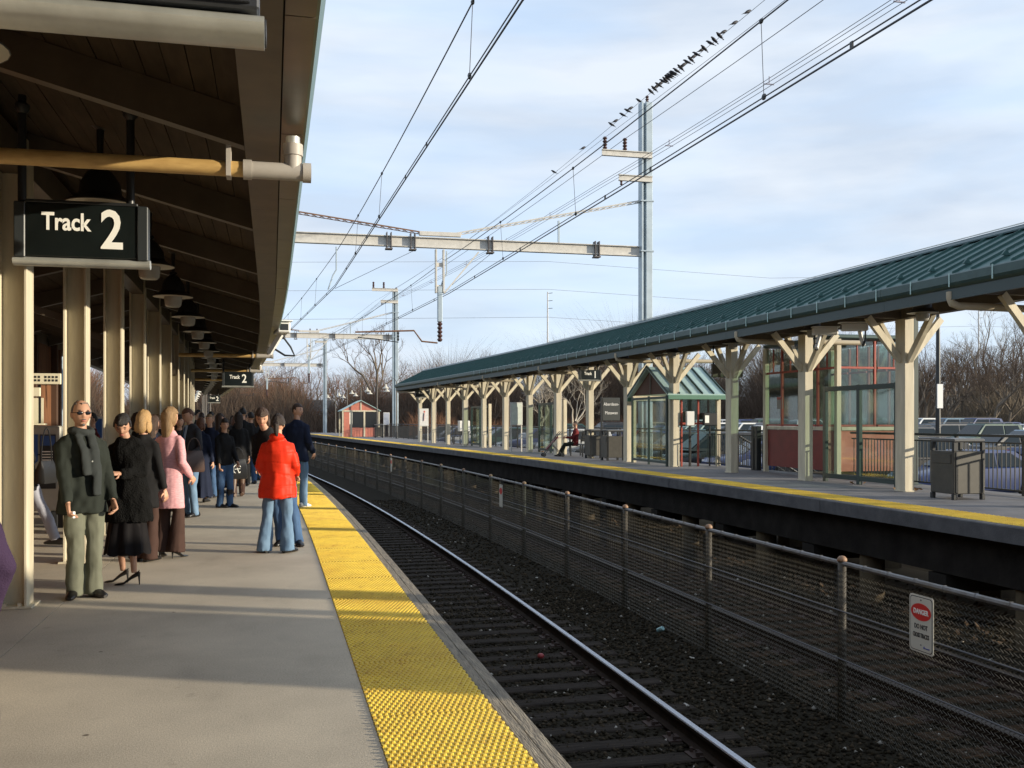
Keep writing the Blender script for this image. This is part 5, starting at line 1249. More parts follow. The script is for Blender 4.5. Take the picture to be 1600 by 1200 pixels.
# ================================================================ PEOPLE
skin=mat('skin_light',(.52,.29,.19),.55,var=.06,vs=12); skin2=mat('skin_tan',(.42,.23,.15),.55,var=.06,vs=12)
eyem=mat('eye_dark',(.03,.02,.02),.3); lipm=mat('lips',(.38,.12,.10),.5)
def cloth(n,c,**k): 
    d=dict(rough=.85,var=.12,vs=5,bump=.06,bs=140); d.update(k); m_=mat(n,c,**d); dull(m_,.12); return m_
C_={'black':cloth('cloth_black',(.014,.014,.015)),'blackgreen':cloth('jacket_dark_green',(.022,.026,.022)),'fur':cloth('black_fur',(.006,.006,.006),rough=.95,bump=1,bs=60),
 'velvet':cloth('black_velvet',(.008,.007,.008),rough=.7),'pink':cloth('pink_tweed',(.72,.40,.42),c2=(.52,.25,.28),vs=26,stretch=(1,1,5)),
 'red':cloth('red_parka',(.66,.035,.012),rough=.45,var=.1),'jeans':cloth('blue_jeans',(.10,.17,.27),c2=(.17,.26,.37),vs=3),'jeansd':cloth('dark_jeans',(.04,.08,.17),c2=(.07,.13,.24),vs=3),
 'sage':cloth('sage_trousers',(.135,.14,.105)),'brown':cloth('dark_brown_trousers',(.055,.032,.026)),'navy':cloth('navy_coat',(.015,.02,.04)),'charcoal':cloth('charcoal_cloth',(.045,.045,.05)),
 'grey':cloth('grey_knit',(.10,.095,.09)),'purple':cloth('purple_wool',(.038,.023,.05),bump=.3),'pale':cloth('pale_grey_trousers',(.35,.36,.42)),'tan':cloth('tan_coat',(.22,.14,.08)),'maroon':cloth('maroon_jacket',(.12,.02,.02)),
 'shirt':cloth('pale_blue_shirt',(.42,.50,.62)),'scarf':cloth('dark_grey_scarf',(.035,.04,.04)),'orange':cloth('orange_scarf',(.6,.10,.02)),'brownbag':mat('brown_leather',(.06,.03,.022),.45,var=.2),'bag':mat('black_leather',(.015,.015,.016),.4),
 'bluebag':mat('blue_grey_bag',(.035,.042,.065),.7)}
shoe=mat('black_shoe',(.012,.011,.011),.3); sneak=mat('white_sneaker',(.62,.62,.60),.5); bootb=mat('brown_boot',(.09,.05,.03),.45)
def hairm(n,c): return mat('hair_'+n,c,.55,var=.35,vs=30,stretch=(8,8,.6),bump=.5,bs=60)
HM={'black':hairm('black',(.012,.009,.008)),'brown':hairm('brown',(.045,.022,.012)),'dkbrown':hairm('dark_brown',(.022,.012,.008)),'blonde':hairm('blonde',(.42,.26,.11)),'dirty':hairm('dark_blonde',(.26,.16,.075)),'grey':hairm('grey',(.11,.10,.095)),'auburn':hairm('auburn',(.12,.045,.02))}
def ik(a,b,l1,l2,pole):
    a=Vector(a);b=Vector(b); d=b-a; D=min(d.length,(l1+l2)*.999); n=d.normalized(); x=(l1*l1-l2*l2+D*D)/(2*D); h=math.sqrt(max(l1*l1-x*x,0))
    p=Vector(pole); p=(p-n*p.dot(n)); p.normalize(); return a+n*x+p*h, a+n*D
def head(mb,M,sk,near,female=False,glasses=False):
    n,m=(44,36) if near else (22,18); rings=[]
    a,b,c=.075,.093,.117
    if female: a*=.96;b*=.96;c*=.97
    for i in range(m+1):
        t=math.pi*i/m; t=min(max(t,.03),math.pi-.03); r=[]
        for k in range(n):
            p=2*math.pi*k/n; dx,dy,dz=math.sin(t)*math.cos(p),math.sin(t)*math.sin(p),-math.cos(t)
            x,y,z=a*dx,b*dy,c*dz
            if dz<0:
                q=(-dz); x*=1-.36*q**1.4
                if dy<0: y*=1-.55*q
                else: y*=1-.10*q
            if dy>.2: y*=.97
            if dy>0:
                g=lambda cx,cz,wx,wz: math.exp(-((abs(x)-cx)/wx)**2-((z-cz)/wz)**2)
                y+=.016*g(0,-.022,.012,.015)+.010*g(0,.0,.010,.018)-.009*g(.030,.010,.013,.011)+.004*g(.02,.032,.03,.007)+.004*g(0,-.058,.020,.010)+.007*g(0,-.096,.022,.014)+.003*g(.045,-.02,.016,.016)-.003*g(0,-.075,.02,.006)
            r.append(M@Vector((x,y,z)))
        rings.append(r)
    mb.use(sk); mb.loft(rings)
    for sx in (-1,1): mb.ell((sx*a*1.0,-.008,-.004),(.010,.020,.031),8,6,M)
    yf=b*.97
    if near and not glasses:
        for sx in (-1,1):
            mb.use(eyem).ell((sx*.030,yf-.016,.009),(.013,.007,.0055),8,5,M)
    for sx in (-1,1):
        mb.use(HM['dkbrown']).ell((sx*.030,yf-.010,.031),(.018,.007,.0038),8,5,M)
    mb.use(lipm).ell((0,yf-.008,-.059),(.021,.009,.0065),8,5,M)
def hair(par,M,m,style,near,seed=0,sc=1):
    mb=MB(); n,mm=(36,28) if near else (20,16); a,b,c=.083,.103,.126; rings=[]
    rn=random.Random(seed)
    for i in range(mm+1):
        t=math.pi*i/mm; t=min(max(t,.03),math.pi-.03); r=[]
        for k in range(n):
            p=2*math.pi*k/n; dx,dy,dz=math.sin(t)*math.cos(p),math.sin(t)*math.sin(p),-math.cos(t)
            lim={'short':.45,'bald':.72,'bun':.42}.get(style,.38)      # hairline height on the forehead
            low={'short':-.25,'bald':-.3,'bun':-.15,'bob':-.75,'long':-.8,'pony':-.2}.get(style,-.3)
            inn=False; lim+=.12*noise.noise(Vector((dx*5,seed,dz*3))); low+=.15*noise.noise(Vector((dx*7,dy*7,seed)))
            if dy>.22 and dz<lim: inn=True
            if dy>-.15 and abs(dx)>.5 and dz<(.0 if style in('short','bald') else -.05) and style in ('short','bald','bun','pony'): inn=True
            if dz<low: inn=True
            if style=='bald' and dz>.80 and dy>-.2: inn=True
            f=.74 if inn else 1+.07*noise.noise(Vector((dx*9,dy*9,dz*3+seed)))+.03*noise.noise(Vector((dx*22,dy*22,dz*6+seed)))+(.0 if style in('short','bald') else .04)
            if style in('short','bald') and not inn: f*=.965
            x,y,z=a*dx,b*dy,c*dz
            if dz<0:
                q=-dz; x*=1-.25*q**1.4 if style not in('bob','long') else 1
                if dy<0 and style in ('short','bald','pony','bun'): y*=1-.45*q
            r.append(M@(Vector((x,y,z))*f*sc))
        rings.append(r)
    mb.loft(rings)
    if style=='long':
        L=.34
        rs=[]
        for i in range(9):
            q=i/8; z=.06-L*q; w=.085-.02*q+.006*math.sin(i*2.1+seed); r=[]
            for k in range(22):
                p=2*math.pi*k/22; wob=1+.10*noise.noise(Vector((k*.9,q*2,seed))); y=-.045-.012*q+.062*(1-.35*q)*math.sin(p)*wob; r.append(M@Vector((w*math.cos(p)*wob,y,z)))
            rs.append(r)
        mb.loft(rs)
    if style=='bob':
        for sx in (-1,1): mb.ell((sx*.068,-.02,-.06),(.026,.06,.075),10,8,M)
        mb.ell((0,-.07,-.06),(.07,.04,.08),12,8,M)
    if style=='bun': mb.ell((0,-.105,.03),(.055,.045,.055),12,8,M)
    if style=='pony': mb.tube([M@Vector(v) for v in ((0,-.09,.02),(0,-.135,-.01),(0,-.14,-.09),(.01,-.125,-.17))],[.02,.034,.03,.008],8)
    o=mb.build('hair',m,par,smooth=True); return o
def hand(mb,w,d,pn,curl=.5,side=1,s=1.0):
    w=Vector(w); d=Vector(d).normalized(); pn=Vector(pn); pn=(pn-d*pn.dot(d)).normalized(); ac=d.cross(pn).normalized()*side
    # palm
    rs=[]
    for t,wd,th in ((-.015,.027,.020),(.02,.034,.017),(.055,.040,.015),(.085,.039,.012)):
        rs.append([w+d*t*s+ac*math.cos(a)*wd*s+pn*math.sin(a)*th*s for a in [i*math.pi/5 for i in range(10)]])
    mb.loft(rs)
    for i,(o,L) in enumerate(((-.029,.062),(-.010,.075),(.010,.081),(.029,.072))):
        p=w+d*.075*s+ac*o*s; q=d.copy(); pts=[p]; 
        for j,f in enumerate((.45,.32,.23)):
            q=(q*math.cos(curl*(.75+.3*j))+pn*math.sin(curl*(.75+.3*j))).normalized() if True else q
            p=p+q*L*f*s; pts.append(p)
        mb.tube(pts,[.0095*s,.009*s,.008*s,.0055*s],6)
    p=w+d*.02*s+ac*.030*s; t1=p+(d*.5+ac*.7+pn*.35).normalized()*.035*s; t2=t1+(d*.8+ac*.15+pn*.5).normalized()*.030*s; mb.tube([p,t1,t2],[.012*s,.011*s,.007*s],6)
def person(lab,u,s,face,H=1.75,z0=0,coat='black',hem=.80,bulk=1.0,legs='trousers',legc='jeans',flare=.0,shoes='shoe',hairs=('short','brown'),female=False,head_yaw=0,head_pitch=0,head_roll=0,lean=(0,0),
           feet=((.10,0),(-.10,0)),hands=None,curl=.6,sk=None,near=False,scarf=None,heels=0,hipz=None,sleeve=1.0,glasses=False,seed=0,skirt_hem=.35,knit=True,hood=False,goatee=False,shin=False,wr=.015,grp='people waiting on the near platform',puff=False):
    sk=sk or skin; k=H/1.75
    t=thing('person',lab,'person',W(u,s,z0),rad(face),grp)
    V=lambda x,y,z: Vector((x,y,z))*k
    hz=(.905 if hipz is None else hipz)+heels
    lx,ly=lean
    sh=.155 if female else .178
    if female: bulk*=.93
    zs=hz+.53
    def T(z):   # torso centre line
        q=(z-hz)/.55; q=max(-.6,q); return Vector((lx*q,ly*q,z))
    shd=[V(T(zs).x+sx*(sh-.02),T(zs).y,zs-.045) for sx in (1,-1)]
    hp=[V(sx*.085,0,hz) for sx in (1,-1)]
    ank=[V(f[0],f[1]-.0,(f[2] if len(f)>2 else 0)+.085+heels) for f in feet]
    kn=[];an=[]
    for i in (0,1):
        a,b=ik(hp[i],ank[i],.415*k,.412*k,(0.05*(1-2*i),1,.0)); kn.append(a); an.append(b)
    hd_=hands or ((.235,.05,hz-.07),(-.235,.05,hz-.07))
    el=[];wr_=[]
    for i in (0,1):
        h=V(*hd_[i]); a,b=ik(shd[i],h,.30*k,.27*k,(.35*(1-2*i),-1,-.25)); el.append(a); wr_.append(b)
    hc=V(T(zs).x,T(zs).y,zs)+V(lx*.25,ly*.3+.015,.205)
    R=Matrix.Rotation(rad(head_yaw),4,'Z')@Matrix.Rotation(rad(-head_pitch),4,'X')@Matrix.Rotation(rad(head_roll),4,'Y')
    if head_pitch: hc+=V(0,.0022*head_pitch,-.0012*abs(head_pitch))
    M=Matrix.Translation(hc)@R@Matrix.Scale(k*1.05,4)
    # body: one surface under the clothes, then head and hands in the same mesh
    b=MB(); tor=[T(z)*k for z in (hz-.06,hz+.1,hz+.28,zs-.03,zs+.03)]
    b.tube(tor,[(.11*k,.08*k),(.105*k,.08*k),(.12*k,.085*k),(.095*k,.06*k),(.05*k,.048*k)],10)
    b.tube([T(zs)*k-V(0,0,.03),hc-V(0,.012,.06)],[.056*k,.05*k],10)
    for i in (0,1):
        b.tube([shd[i],el[i],wr_[i]],[.038*k,.036*k,.026*k],8)
        b.tube([hp[i]+V(0,0,.02),kn[i],kn[i].lerp(an[i],.3),an[i],an[i]-V(0,0,.03)],[.075*k,.05*k,(.052 if shin else .045)*k,.032*k,.03*k],8)
    bo=remesh(b,.02 if not near else .013,'body',sk,t,smooth_it=3)
    hb=MB(); head(hb,M,sk,near,female,glasses); hb.use(sk)
    for i in (0,1):
        d=(wr_[i]-el[i]).normalized(); pn=Vector((-(1-2*i),.25,0)) if abs(d.z)>.6 else Vector((-(1-2*i)*.6,0,-1))
        hand(hb,wr_[i]+d*.012,d,pn,curl,(1-2*i)*(-1),k*1.02)
    ho=hb.build('tmp_head',None,None,smooth=True); 
    # join head and hands into the body mesh
    bm_=bpy.data.meshes.new('body'); v1=[v.co[:] for v in bo.data.vertices]; f1=[tuple(p.vertices) for p in bo.data.polygons]; nn=len(v1)
    v2=[v.co[:] for v in ho.data.vertices]; f2=[tuple(i+nn for i in p.vertices) for p in ho.data.polygons]
    bm_.from_pydata(v1+v2,[],f1+f2); mats=[sk]+[m for m in ho.data.materials if m is not sk]
    for m in mats: bm_.materials.append(m)
    mi=[0]*len(f1)+[mats.index(ho.data.materials[p.material_index]) for p in ho.data.polygons]
    bm_.polygons.foreach_set('material_index',mi); bm_.polygons.foreach_set('use_smooth',[True]*len(mi)); bm_.update()
    bo.data=bm_; bpy.data.objects.remove(ho)
    # coat
    vox=.013 if near else .02; c=MB(); B=bulk; hm=hem*k if hipz is None else hem*k
    if coat:
        zz=[hem,(hem+hz)/2 if hem<hz-.1 else hz-.02,hz+.05,hz+.20,hz+.36,zs-.06,zs-.005,zs+.035]
        fl=1+max(0,(hz-hem))*.25
        wx=[.185*fl,.182*(1+fl)/2,.170,.150 if female else .165,.175 if female else .185,sh-.005,sh-.05,.080]
        wy=[.135*fl,.135*(1+fl)/2,.130,.118,.130,.112,.080,.070]
        pts=[T(z)*k for z in zz]; 
        if hem<hz-.05: pts[0]=V(0,0,hem); pts[1]=V(0,0,zz[1])
        rs=[[p+Vector((x*B*k*math.cos(a),y*B*k*math.sin(a),0)) for a in [q*2*math.pi/20 for q in range(20)]] for p,x,y in zip(pts,wx,wy)]
        c.loft(rs)
        for i in (0,1):
            e=el[i]; w=wr_[i]; w2=e.lerp(w,.97*sleeve)
            c.tube([shd[i]-Vector(((1-2*i)*.03*k,0,.01)),shd[i]+Vector(((1-2*i)*.008,0,-.03*k)),shd[i].lerp(e,.5),e,e.lerp(w2,.5),w2],[.058*k,.062*(.4+.6*B)*k,.062*(.4+.6*B)*k,.055*(.4+.6*B)*k,.050*(.4+.6*B)*k,.044*(.4+.6*B)*k],10)
        if hood: c.ell(tuple(T(zs)*k+V(0,-.07,.045)),(.10*k,.065*k,.05*k),12,8)
        else: c.tube([T(zs)*k+V(0,-.005,.0),T(zs)*k+V(0,.0,.055)],[.078*k,.068*k],12)
        co=remesh(c,vox,'coat',C_[coat],t,wr=wr,wf=9 if not puff else 6,seed=seed)
        if puff:
            me=co.data
            for v in me.vertices:
                q=math.sin(v.co.z*48+2.5*noise.noise(v.co*3)); v.co+=v.normal*(-.005 if q>.9 else 0)
    if scarf:
        c=MB(); p=T(zs)*k+V(0,.0,.055); c.tube([p+V(.085*math.cos(a),.08*math.sin(a)+.005,.008*math.sin(2*a)-.012*math.sin(a)) for a in [q*math.pi/6 for q in range(13)]],.036*k,8)
        c.tube([T(zs)*k+V(-.055,.085,.02),T(zs-.12)*k+V(-.06,.155*B,0),T(zs-.33)*k+V(-.065,.165*B,0),T(zs-.52)*k+V(-.06,.17*B,0)],[(.045*k,.02)]*4,8)
        c.tube([T(zs)*k+V(.05,.085,.02),T(zs-.12)*k+V(.035,.155*B,0),T(zs-.34)*k+V(.02,.165*B,0)],[(.04*k,.02)]*3,8)
        remesh(c,.012,'scarf',C_[scarf],t,wr=.006,wf=14)
    if legs=='trousers':
        c=MB()
        c.tube([T(hz+.12)*k,T(hz)*k,V(0,0,hz-.08)],[(.125*k,.092*k),(.128*k,.094*k),(.10*k,.08*k)] if hem<.75 else [(.15*k,.115*k),(.158*k,.12*k),(.12*k,.10*k)],14)
        for i in (0,1):
            q=.085-heels*.8; e=an[i].lerp(an[i]-Vector((0,0,.085*k)),.72)+V(0,.0,0)
            c.tube([hp[i]+V(0,0,.02),hp[i].lerp(kn[i],.55),kn[i],kn[i].lerp(an[i],.5),e],[(.076 if hem<.75 else .098)*k,(.076 if hem<.75 else .090)*k,.070*k,(.068+flare*.4)*k,(.066+flare)*k],12)
        remesh(c,vox,'trousers',C_[legc],t,wr=wr*.9,wf=8,seed=seed+3)
    elif legs=='skirt':
        rs=[]
        for j in range(15):
            q=j/14; z=(hz+.08)*(1-q)+skirt_hem*q; w=.145+.085*q; r=[]
            for a in range(48):
                th=2*math.pi*a/48; f=1+q*.09*math.sin(9*th+seed)+q*.05*math.sin(5*th+1); r.append(V(w*math.cos(th)*f,(w-.03*(1-q))*math.sin(th)*f,z+q*.02*math.sin(7*th)))
            rs.append(r)
        c=MB(); c.loft(rs); c.build('skirt',C_[legc],t,smooth=True)
    # shoes
    for i in (0,1):
        f=feet[i]; fz=(f[2] if len(f)>2 else 0); ta=(f[3] if len(f)>3 else (1-2*i)*12); Rm=Matrix.Translation(V(f[0],f[1],fz))@Matrix.Rotation(rad(-ta),4,'Z')
        c=MB(); h=heels
        if heels:
            prof=[(-.055,.075+h,.012,.020),(-.05,.05+h,.03,.028),(.02,.032+h*.7,.022,.033),(.10,.012+h*.1,.013,.036),(.155,.012,.012,.030),(.19,.008,.006,.010)]
            for (y,z,hh,w) in [] : pass
            c.loft([[Rm@(V(w*math.cos(a),y,z+hh*math.sin(a))) for a in [q*math.pi/5 for q in range(10)]] for y,z,hh,w in prof])
            c.tube([Rm@V(0,-.05,.06+h),Rm@V(0,-.055,.0)],[.016*k,.006*k],6)
        else:
            boot=shoes in('boot','bootb')
            prof=[(-.085,.04,.036,.030),(-.07,.045,.045,.036),(0,.05,.05,.040),(.06,.042,.042,.045),(.12,.030,.030,.047),(.165,.024,.022,.038),(.185,.018,.012,.018)]
            c.loft([[Rm@(V(w*math.cos(a),y,max(0.002,z+hh*math.sin(a)))) for a in [q*math.pi/7 for q in range(14)]] for y,z,hh,w in prof])
            if boot: c.tube([Rm@V(0,-.02,.04),an[i],an[i].lerp(kn[i],.35),an[i].lerp(kn[i],.68)],[.05*k,.055*k,.062*k,.074*k],12)
        sm={'shoe':shoe,'sneak':sneak,'boot':shoe,'bootb':bootb}[shoes]
        c.build('boot' if shoes in('boot','bootb') else 'shoe',sm,t,smooth=True)
    if hairs: hair(t,M,HM[hairs[1]],hairs[0],near,seed,sc=1.0)
    if glasses:
        c=MB(); 
        for sx in (-1,1): 
            c.ell((sx*.032,.090,.008),(.024,.006,.017),12,8,M); c.tube([M@Vector((sx*.054,.086,.012)),M@Vector((sx*.080,.0,.010))],.0028,5)
        c.tube([M@Vector((-.012,.095,.012)),M@Vector((.012,.095,.012))],.003,5); c.build('sunglasses',mat('sunglass_black',(.008,.008,.01),.08),t,smooth=True)
    if goatee:
        c=MB(); c.ell((0,.090,-.047),(.020,.005,.004),10,6,M); c.ell((0,.078,-.092),(.014,.010,.012),10,6,M); c.build('goatee',HM['grey'],t,smooth=True)
    t['_h']=k; t['_wr']=0; del t['_h']; del t['_wr']
    return t,V,wr_,T
G='people waiting on the near platform'
# 1 grey haired man with sunglasses
t,V,w,T=person('man in dark jacket, scarf, sunglasses and sage trousers beside the nearest columns',-1.67,9.72,-152,H=1.77,coat='blackgreen',hem=.75,bulk=1.16,legc='sage',flare=.012,hairs=('bald','grey'),glasses=True,goatee=True,scarf='scarf',near=True,head_yaw=-3,
    feet=((.075,0,0,30),(-.085,.04,0,-12)),hands=((.19,.20,.84),(-.22,.14,.86)),curl=1.05,sk=skin2,seed=1,wr=.02,lean=(.02,.01))
MB().bbox(-.012,.012,-.02,.02,-.03,.03,.004).build('held_ticket',white,t,loc=w[0]+Vector((-.03,.05,-.09)))
MB().ell((0,0,0),(.012,.006,.012),8,5).build('button',silver,t,loc=V(-.02,.198,1.22))
# 2 woman in black fur
t,V,w,T=person('woman in black fur coat, long black skirt and high heels with head bowed',-1.38,10.42,152,H=1.62,coat='fur',hem=.66,bulk=1.5,legs='skirt',legc='velvet',skirt_hem=.33,hairs=('bun','black'),female=True,head_pitch=32,head_yaw=28,heels=.07,near=True,
    feet=((.08,-.03,0,75),(-.12,.06,0,60)),hands=((.10,.30,1.22),(-.10,.27,1.18)),curl=.9,seed=2,wr=.026,sk=skin2)
cup=on_line('paper_cup','patterned paper cup held by the woman in black fur','cup',-1.38,10.42,0,rad(152)); c=MB().lathe([(.026,0),(.036,.10),(.037,.11),(.0,.108)],n=14).build('cup_body',mat('cup_print',(.5,.22,.18),.6,c2=(.6,.5,.45),vs=40),cup,loc=V(0.02,.37,1.17)); MB().lathe([(.038,0),(.038,.012),(0,.014)],n=14).build('lid',white,c,loc=(0,0,.109))
# 3 blonde behind
person('blonde bobbed woman in black coat, seen from behind next to the fur coat',-1.42,12.0,-20,H=1.70,coat='black',hem=.62,legc='brown',flare=.03,hairs=('bob','blonde'),female=True,feet=((.08,0),(-.10,.02)),seed=3)
# 4 boy
person('fair haired boy in grey top and white sneakers looking down',-1.80,16.7,-112,H=1.70,coat='grey',hem=.82,legc='brown',shoes='sneak',hairs=('short','dirty'),head_pitch=20,seed=4,hands=((.16,.22,1.0),(-.2,.15,.9)))
# 5 pink coat
person('woman in long pink tweed coat with long blonde hair, seen from behind',-1.16,12.25,-32,H=1.69,coat='pink',hem=.60,bulk=1.02,legc='brown',flare=.045,hairs=('long','dirty'),female=True,heels=.05,near=True,head_yaw=-12,feet=((.09,0,0,10),(-.10,-.03,0,-20)),hands=((.20,.14,.98),(-.24,.02,.80)),seed=5,wr=.007)
# 6 suit man
t,V,w,T=person('man in dark suit jacket, pale blue shirt and tie facing left, head bowed',-1.27,17.4,128,H=1.82,coat='charcoal',hem=.80,legc='jeans',hairs=('short','auburn'),head_pitch=22,hands=((.16,.26,1.05),(-.2,.22,.95)),seed=6)
c=MB(); c.tube([T(1.44)*1.04+V(0,.10,.02),T(1.3)*1.04+V(0,.135,0),T(1.12)*1.04+V(0,.14,0)],[(.06,.015),(.05,.015),(.02,.012)],8); c.build('shirt_front',C_['shirt'],t,smooth=True)
c=MB(); c.tube([T(1.44)*1.04+V(0,.118,.0),T(1.3)*1.04+V(0,.155,0),T(1.1)*1.04+V(0,.16,0)],[(.018,.006),(.02,.006),(.028,.006)],6); c.build('necktie',cloth('tie_blue',(.05,.12,.25)),t,smooth=True)
def bag(lab,u,s,z,w,d,h,rz,m,strap=.3,cat='bag',emb=None):
    t=on_line('handbag',lab,cat,u,s,z,rad(rz)); c=MB(); 
    c.loft([[Vector((x*w/2*q,y*d/2*q2,zz)) for x,y in ((-.9,-1),(.9,-1),(1,-.6),(1,.6),(.9,1),(-.9,1),(-1,.6),(-1,-.6))] for zz,q,q2 in ((0,.92,.8),(h*.1,1,1),(h*.6,.95,.8),(h*.95,.80,.35),(h,.78,.25))]); c.build('bag_body',m,t,smooth=True)
    MB().tube([Vector((w*.33*math.cos(a),0,h*.95+strap*math.sin(a))) for a in [i*math.pi/8 for i in range(9)]],.009,5).build('strap',m,t,smooth=True)
    if emb:
        e=MB(); R=.075; 
        for k in range(20):
            a0=.5+k*5.2/20; a1=.5+(k+1)*5.2/20
            e.bar((R*math.cos(a0),-d*.42-.004,h*.5+R*1.2*math.sin(a0)),(R*math.cos(a1),-d*.42-.004,h*.5+R*1.2*math.sin(a1)),.006,.016)
        e.bar((-.02,-d*.42-.004,h*.5+.07),(.04,-d*.42-.004,h*.5-.08),.006,.014); e.bar((-.05,-d*.42-.004,h*.5),(.06,-d*.42-.004,h*.5+.01),.006,.012); e.bar((-.09,-d*.42-.004,h*.14),(.09,-d*.42-.004,h*.14),.006,.02)
        e.build('emblem',white,t)
    return t
bag('brown leather bag hanging beside the man in the dark suit',-1.18,16.6,.78,.32,.14,.34,20,C_['brownbag'],.22)
# 7 navy long coat
person('dark haired woman in navy coat and long dark skirt behind the suited man',-1.28,20.4,-10,H=1.64,coat='navy',hem=.60,legs='skirt',legc='navy',skirt_hem=.12,hairs=('bob','auburn'),female=True,seed=7)
# 8
person('light brown haired person in dark top, jeans and white sneakers inside the crowd',-1.25,24.8,60,H=1.66,coat='tan',hem=.85,legc='jeans',shoes='sneak',hairs=('bob','brown'),female=True,seed=8)
# 9
person('short woman in black jacket and jeans tucked into black boots, facing the camera',-.80,19.1,-152,H=1.62,coat='black',hem=.84,bulk=1.1,legc='jeansd',shoes='boot',hairs=('pony','dkbrown'),female=True,near=True,feet=((.09,0,0,-30),(-.10,.04,0,-40)),head_yaw=-8,hands=((.20,.20,.86),(-.16,.26,.90)),curl=1.0,seed=9)
# 10 long haired woman with shopping bag
person('long haired woman in black coat and brown boots beside the monogrammed shopping bag',-.58,21.8,15,H=1.76,coat='black',hem=.72,legc='brown',shoes='bootb',hairs=('long','dkbrown'),female=True,feet=((.08,.05),(-.12,-.08)),hands=((.24,.06,.78),(-.18,.22,.9)),seed=10)
bag('black shopping bag with a white circular monogram held at knee height',-.60,20.9,.42,.42,.18,.40,5,C_['bag'],.26,emb=True)
# 11
person('tall man in black coat with his back turned, behind the woman with the shopping bag',-.50,25.2,10,H=1.90,coat='black',hem=.66,legc='black',hairs=('short','black'),seed=11)
# 12
person('person in long black coat stepping toward the platform edge beyond the red parka',-.13,29.3,-50,H=1.86,coat='black',hem=.55,legc='black',hairs=('short','black'),lean=(.0,.12),feet=((.10,.22),(-.10,-.16)),seed=12)
# 13 woman facing the red coat
person('brown haired woman in black jacket facing the red parka, head bowed',.10,13.15,168,H=1.78,coat='black',hem=.80,bulk=1.1,legc='jeansd',flare=.01,hairs=('bob','brown'),female=True,near=True,head_pitch=26,head_yaw=10,lean=(.16,.05),feet=((-.02,0,0,10),(-.24,.06,0,-25)),hands=((.22,.20,1.0),(-.18,.22,1.0)),seed=13)
# 14 red parka
person('woman in bright red hooded parka and flared blue jeans seen from behind',.07,12.42,-10,H=1.66,coat='red',hem=.70,bulk=1.36,legc='jeans',flare=.035,hairs=('pony','dkbrown'),female=True,near=True,hood=True,puff=True,feet=((.13,-.03,0,30),(-.17,.0,0,-35)),hands=((.20,.20,.98),(-.20,.20,.98)),seed=14,wr=.020)
# 15 tall young man
person('tall young man in navy coat and white sneakers at the yellow strip',.50,18.8,-30,H=1.90,coat='navy',hem=.78,bulk=1.1,legc='jeans',shoes='sneak',hairs=('short','brown'),near=True,head_yaw=-95,seed=15,feet=((.12,.0),(-.10,-.10)),hands=((.22,.16,.92),(-.24,.12,.9)))
# 16 purple coat at left edge
person('person in long purple wool coat at the left edge of the picture',-1.11,3.82,60,H=1.68,coat='purple',hem=.50,bulk=1.16,legc='black',hairs=('bob','brown'),female=True,near=True,seed=16,hands=((.25,.06,.86),(-.28,-.02,.88)))
bag('blue grey shoulder bag hanging in front of the nearest column',-1.22,4.6,.84,.24,.12,.20,40,C_['bluebag'],.12)
# 17 walker behind the columns
t,V,w,T=person('person in orange scarf and pale trousers striding behind the nearest columns',-3.0,13.6,78,H=1.74,coat='black',hem=.72,legc='pale',hairs=('bob','black'),female=True,scarf=None,feet=((.08,-.36,.03),(-.08,.30)),lean=(0,.10),seed=17,hands=((.25,.18,.9),(-.24,-.12,.9)))
MB().tube([T(1.43)+V(.08*math.cos(a),.08*math.sin(a),.03) for a in [q*math.pi/6 for q in range(13)]],.022,7).build('scarf',C_['orange'],t,smooth=True)
bag('black shoulder bag with a thin strap carried by the striding person',-2.72,13.4,.82,.34,.14,.28,70,C_['bag'],.42)
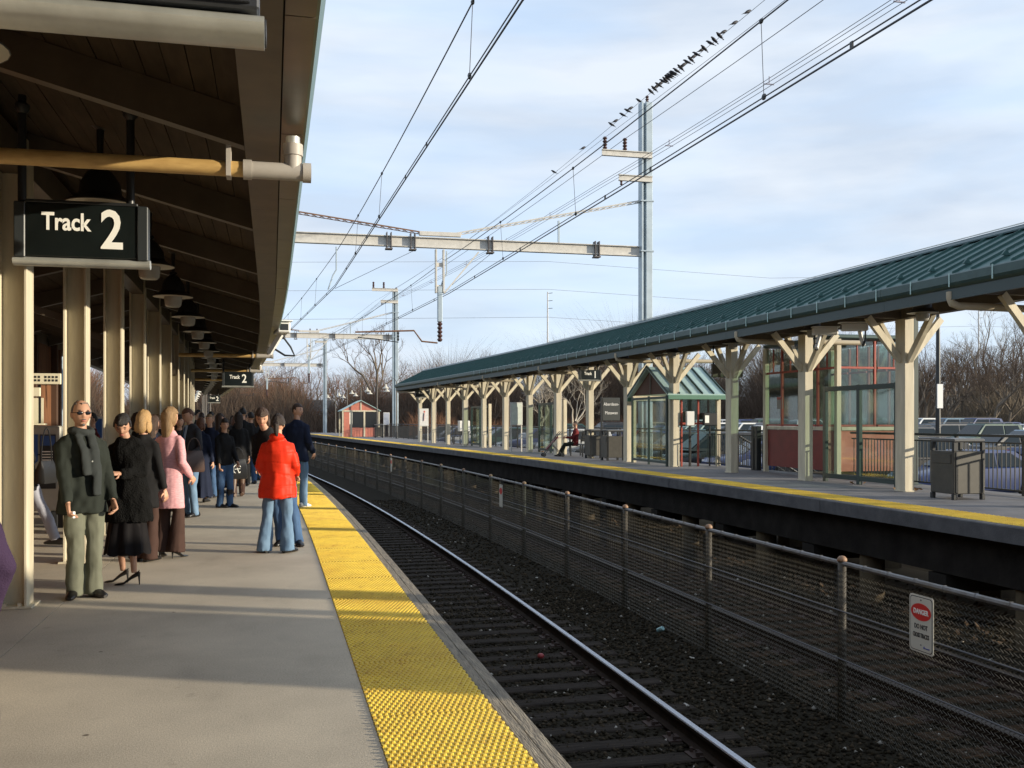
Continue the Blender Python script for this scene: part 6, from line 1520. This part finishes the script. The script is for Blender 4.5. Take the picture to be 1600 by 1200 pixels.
# crowd further on
crowd=[(-1.92,15.6,-70,1.70,'black','bob','dkbrown',True,'dark haired woman in black close against the cream columns'),(-1.55,18.6,-170,1.68,'charcoal','long','brown',True,'brown haired woman in charcoal facing the camera behind the suited man'),(-1.15,21.6,150,1.72,'navy','short','dirty',False,'fair haired man in navy facing the camera mid crowd'),(-1.9,26.2,20,1.82,'black','short','brown',False,'tall man in black beside the columns in the far crowd'),(-.7,28.4,-120,1.70,'black','bob','auburn',True,'auburn haired woman in black turned to the right in the far crowd'),
 (-2.0,19.5,-160,1.70,'black','short','dirty',False,'fair haired youth in black between two cream columns'),(-1.62,20.6,40,1.66,'tan','bob','blonde',True,'blonde bobbed woman in tan coat in front of the columns'),(-1.0,22.9,-60,1.74,'charcoal','long','brown',True,'long brown haired woman in charcoal coat mid crowd'),(-1.7,24.0,170,1.70,'maroon','bob','auburn',True,'auburn haired woman in maroon jacket facing the camera mid crowd'),(-.95,24.6,-150,1.62,'tan','long','auburn',True,'small auburn haired woman in tan coat with sunlit face'),(-.30,26.0,30,1.8,'black','short','black',False,'broad man in black with his back turned near the strip'),(-.05,27.6,-70,1.74,'charcoal','bob','dkbrown',True,'dark haired woman in charcoal coat near the yellow strip'),(-.35,31.6,100,1.78,'black','short','brown',False,'man in black facing left beyond the stepping figure'),(-1.35,29.6,-10,1.84,'navy','short','black',False,'tall man in navy at the middle of the far crowd'),
 (-1.6,14.6,-30,1.66,'navy','long','brown',True,'brown haired woman partly hidden behind the pink coat'),(-1.75,22.6,-40,1.72,'charcoal','short','dkbrown',False,'dark haired man by the columns, only his head clear of the crowd'),
 (-1.0,27.2,160,1.70,'tan','long','auburn',True,'auburn haired woman in tan coat inside the crowd facing the camera'),(-1.55,27.8,0,1.80,'black','short','brown',False,'man in black with short brown hair at the back of the crowd'),
 (-.75,30.6,-20,1.72,'charcoal','bob','brown',True,'woman in charcoal coat at the back of the crowd'),(-1.3,32.4,150,1.78,'navy','short','dirty',False,'fair haired man in navy at the back of the crowd'),
 (-1.75,31.0,-90,1.9,'black','short','black',False,'tall man in black standing against the columns far down the crowd'),(-.35,34.5,10,1.75,'black','short','black',False,'person in black far along the platform'),(-.95,36.5,170,1.68,'maroon','bob','black',True,'woman in maroon jacket far along the platform'),
 (-1.5,38.5,20,1.76,'black','short','brown',False,'farthest man in black on the near platform'),(-2.9,18.0,120,1.72,'maroon','short','black',False,'person in maroon behind the columns near the ticket machines')]
for i,(u,s,f,h,c,hs,hc_,fe,lab) in enumerate(crowd): person(lab,u,s,f,H=h,coat=c,hem=.74,legc='jeansd' if i%3 else 'black',hairs=(hs,hc_),female=fe,seed=20+i)
# seated passenger across the tracks
person('passenger in red jacket sitting on a bench on the far platform',11.85,36.3,80,H=1.72,z0=ZR,coat='maroon',hem=.40,hipz=.50,legc='blackgreen',hairs=('short','dkbrown'),lean=(0,-.02),feet=((.14,.62),(-.10,.55)),hands=((.16,.36,.72),(-.14,.36,.74)),seed=50,grp=None)
t=on_line('folded_pushchair','folded dark pushchair leaning in front of the seated passenger','pushchair',11.0,36.1,ZR,rad(80)); fr=mat('pushchair_red',(.14,.02,.02),.5)
for x in (-.2,.2):
    MB().tube([(x,.45,.06),(x,-.1,.85),(x,-.2,.95)],.016,6).build('frame_tube',black,t); MB().tube([(x,-.25,.06),(x,.2,.55)],.014,6).build('frame_tube',black,t)
    for y in (.45,-.25): MB().lathe([(.02,-.02),(.07,-.02),(.07,.02),(.02,.02)],n=12).build('wheel',black,t,loc=(x,y,.07)).rotation_euler=(0,rad(90),0)
MB().bar((0,.35,.28),(0,-.08,.75),.36,.04).build('seat_cloth',fr,t)
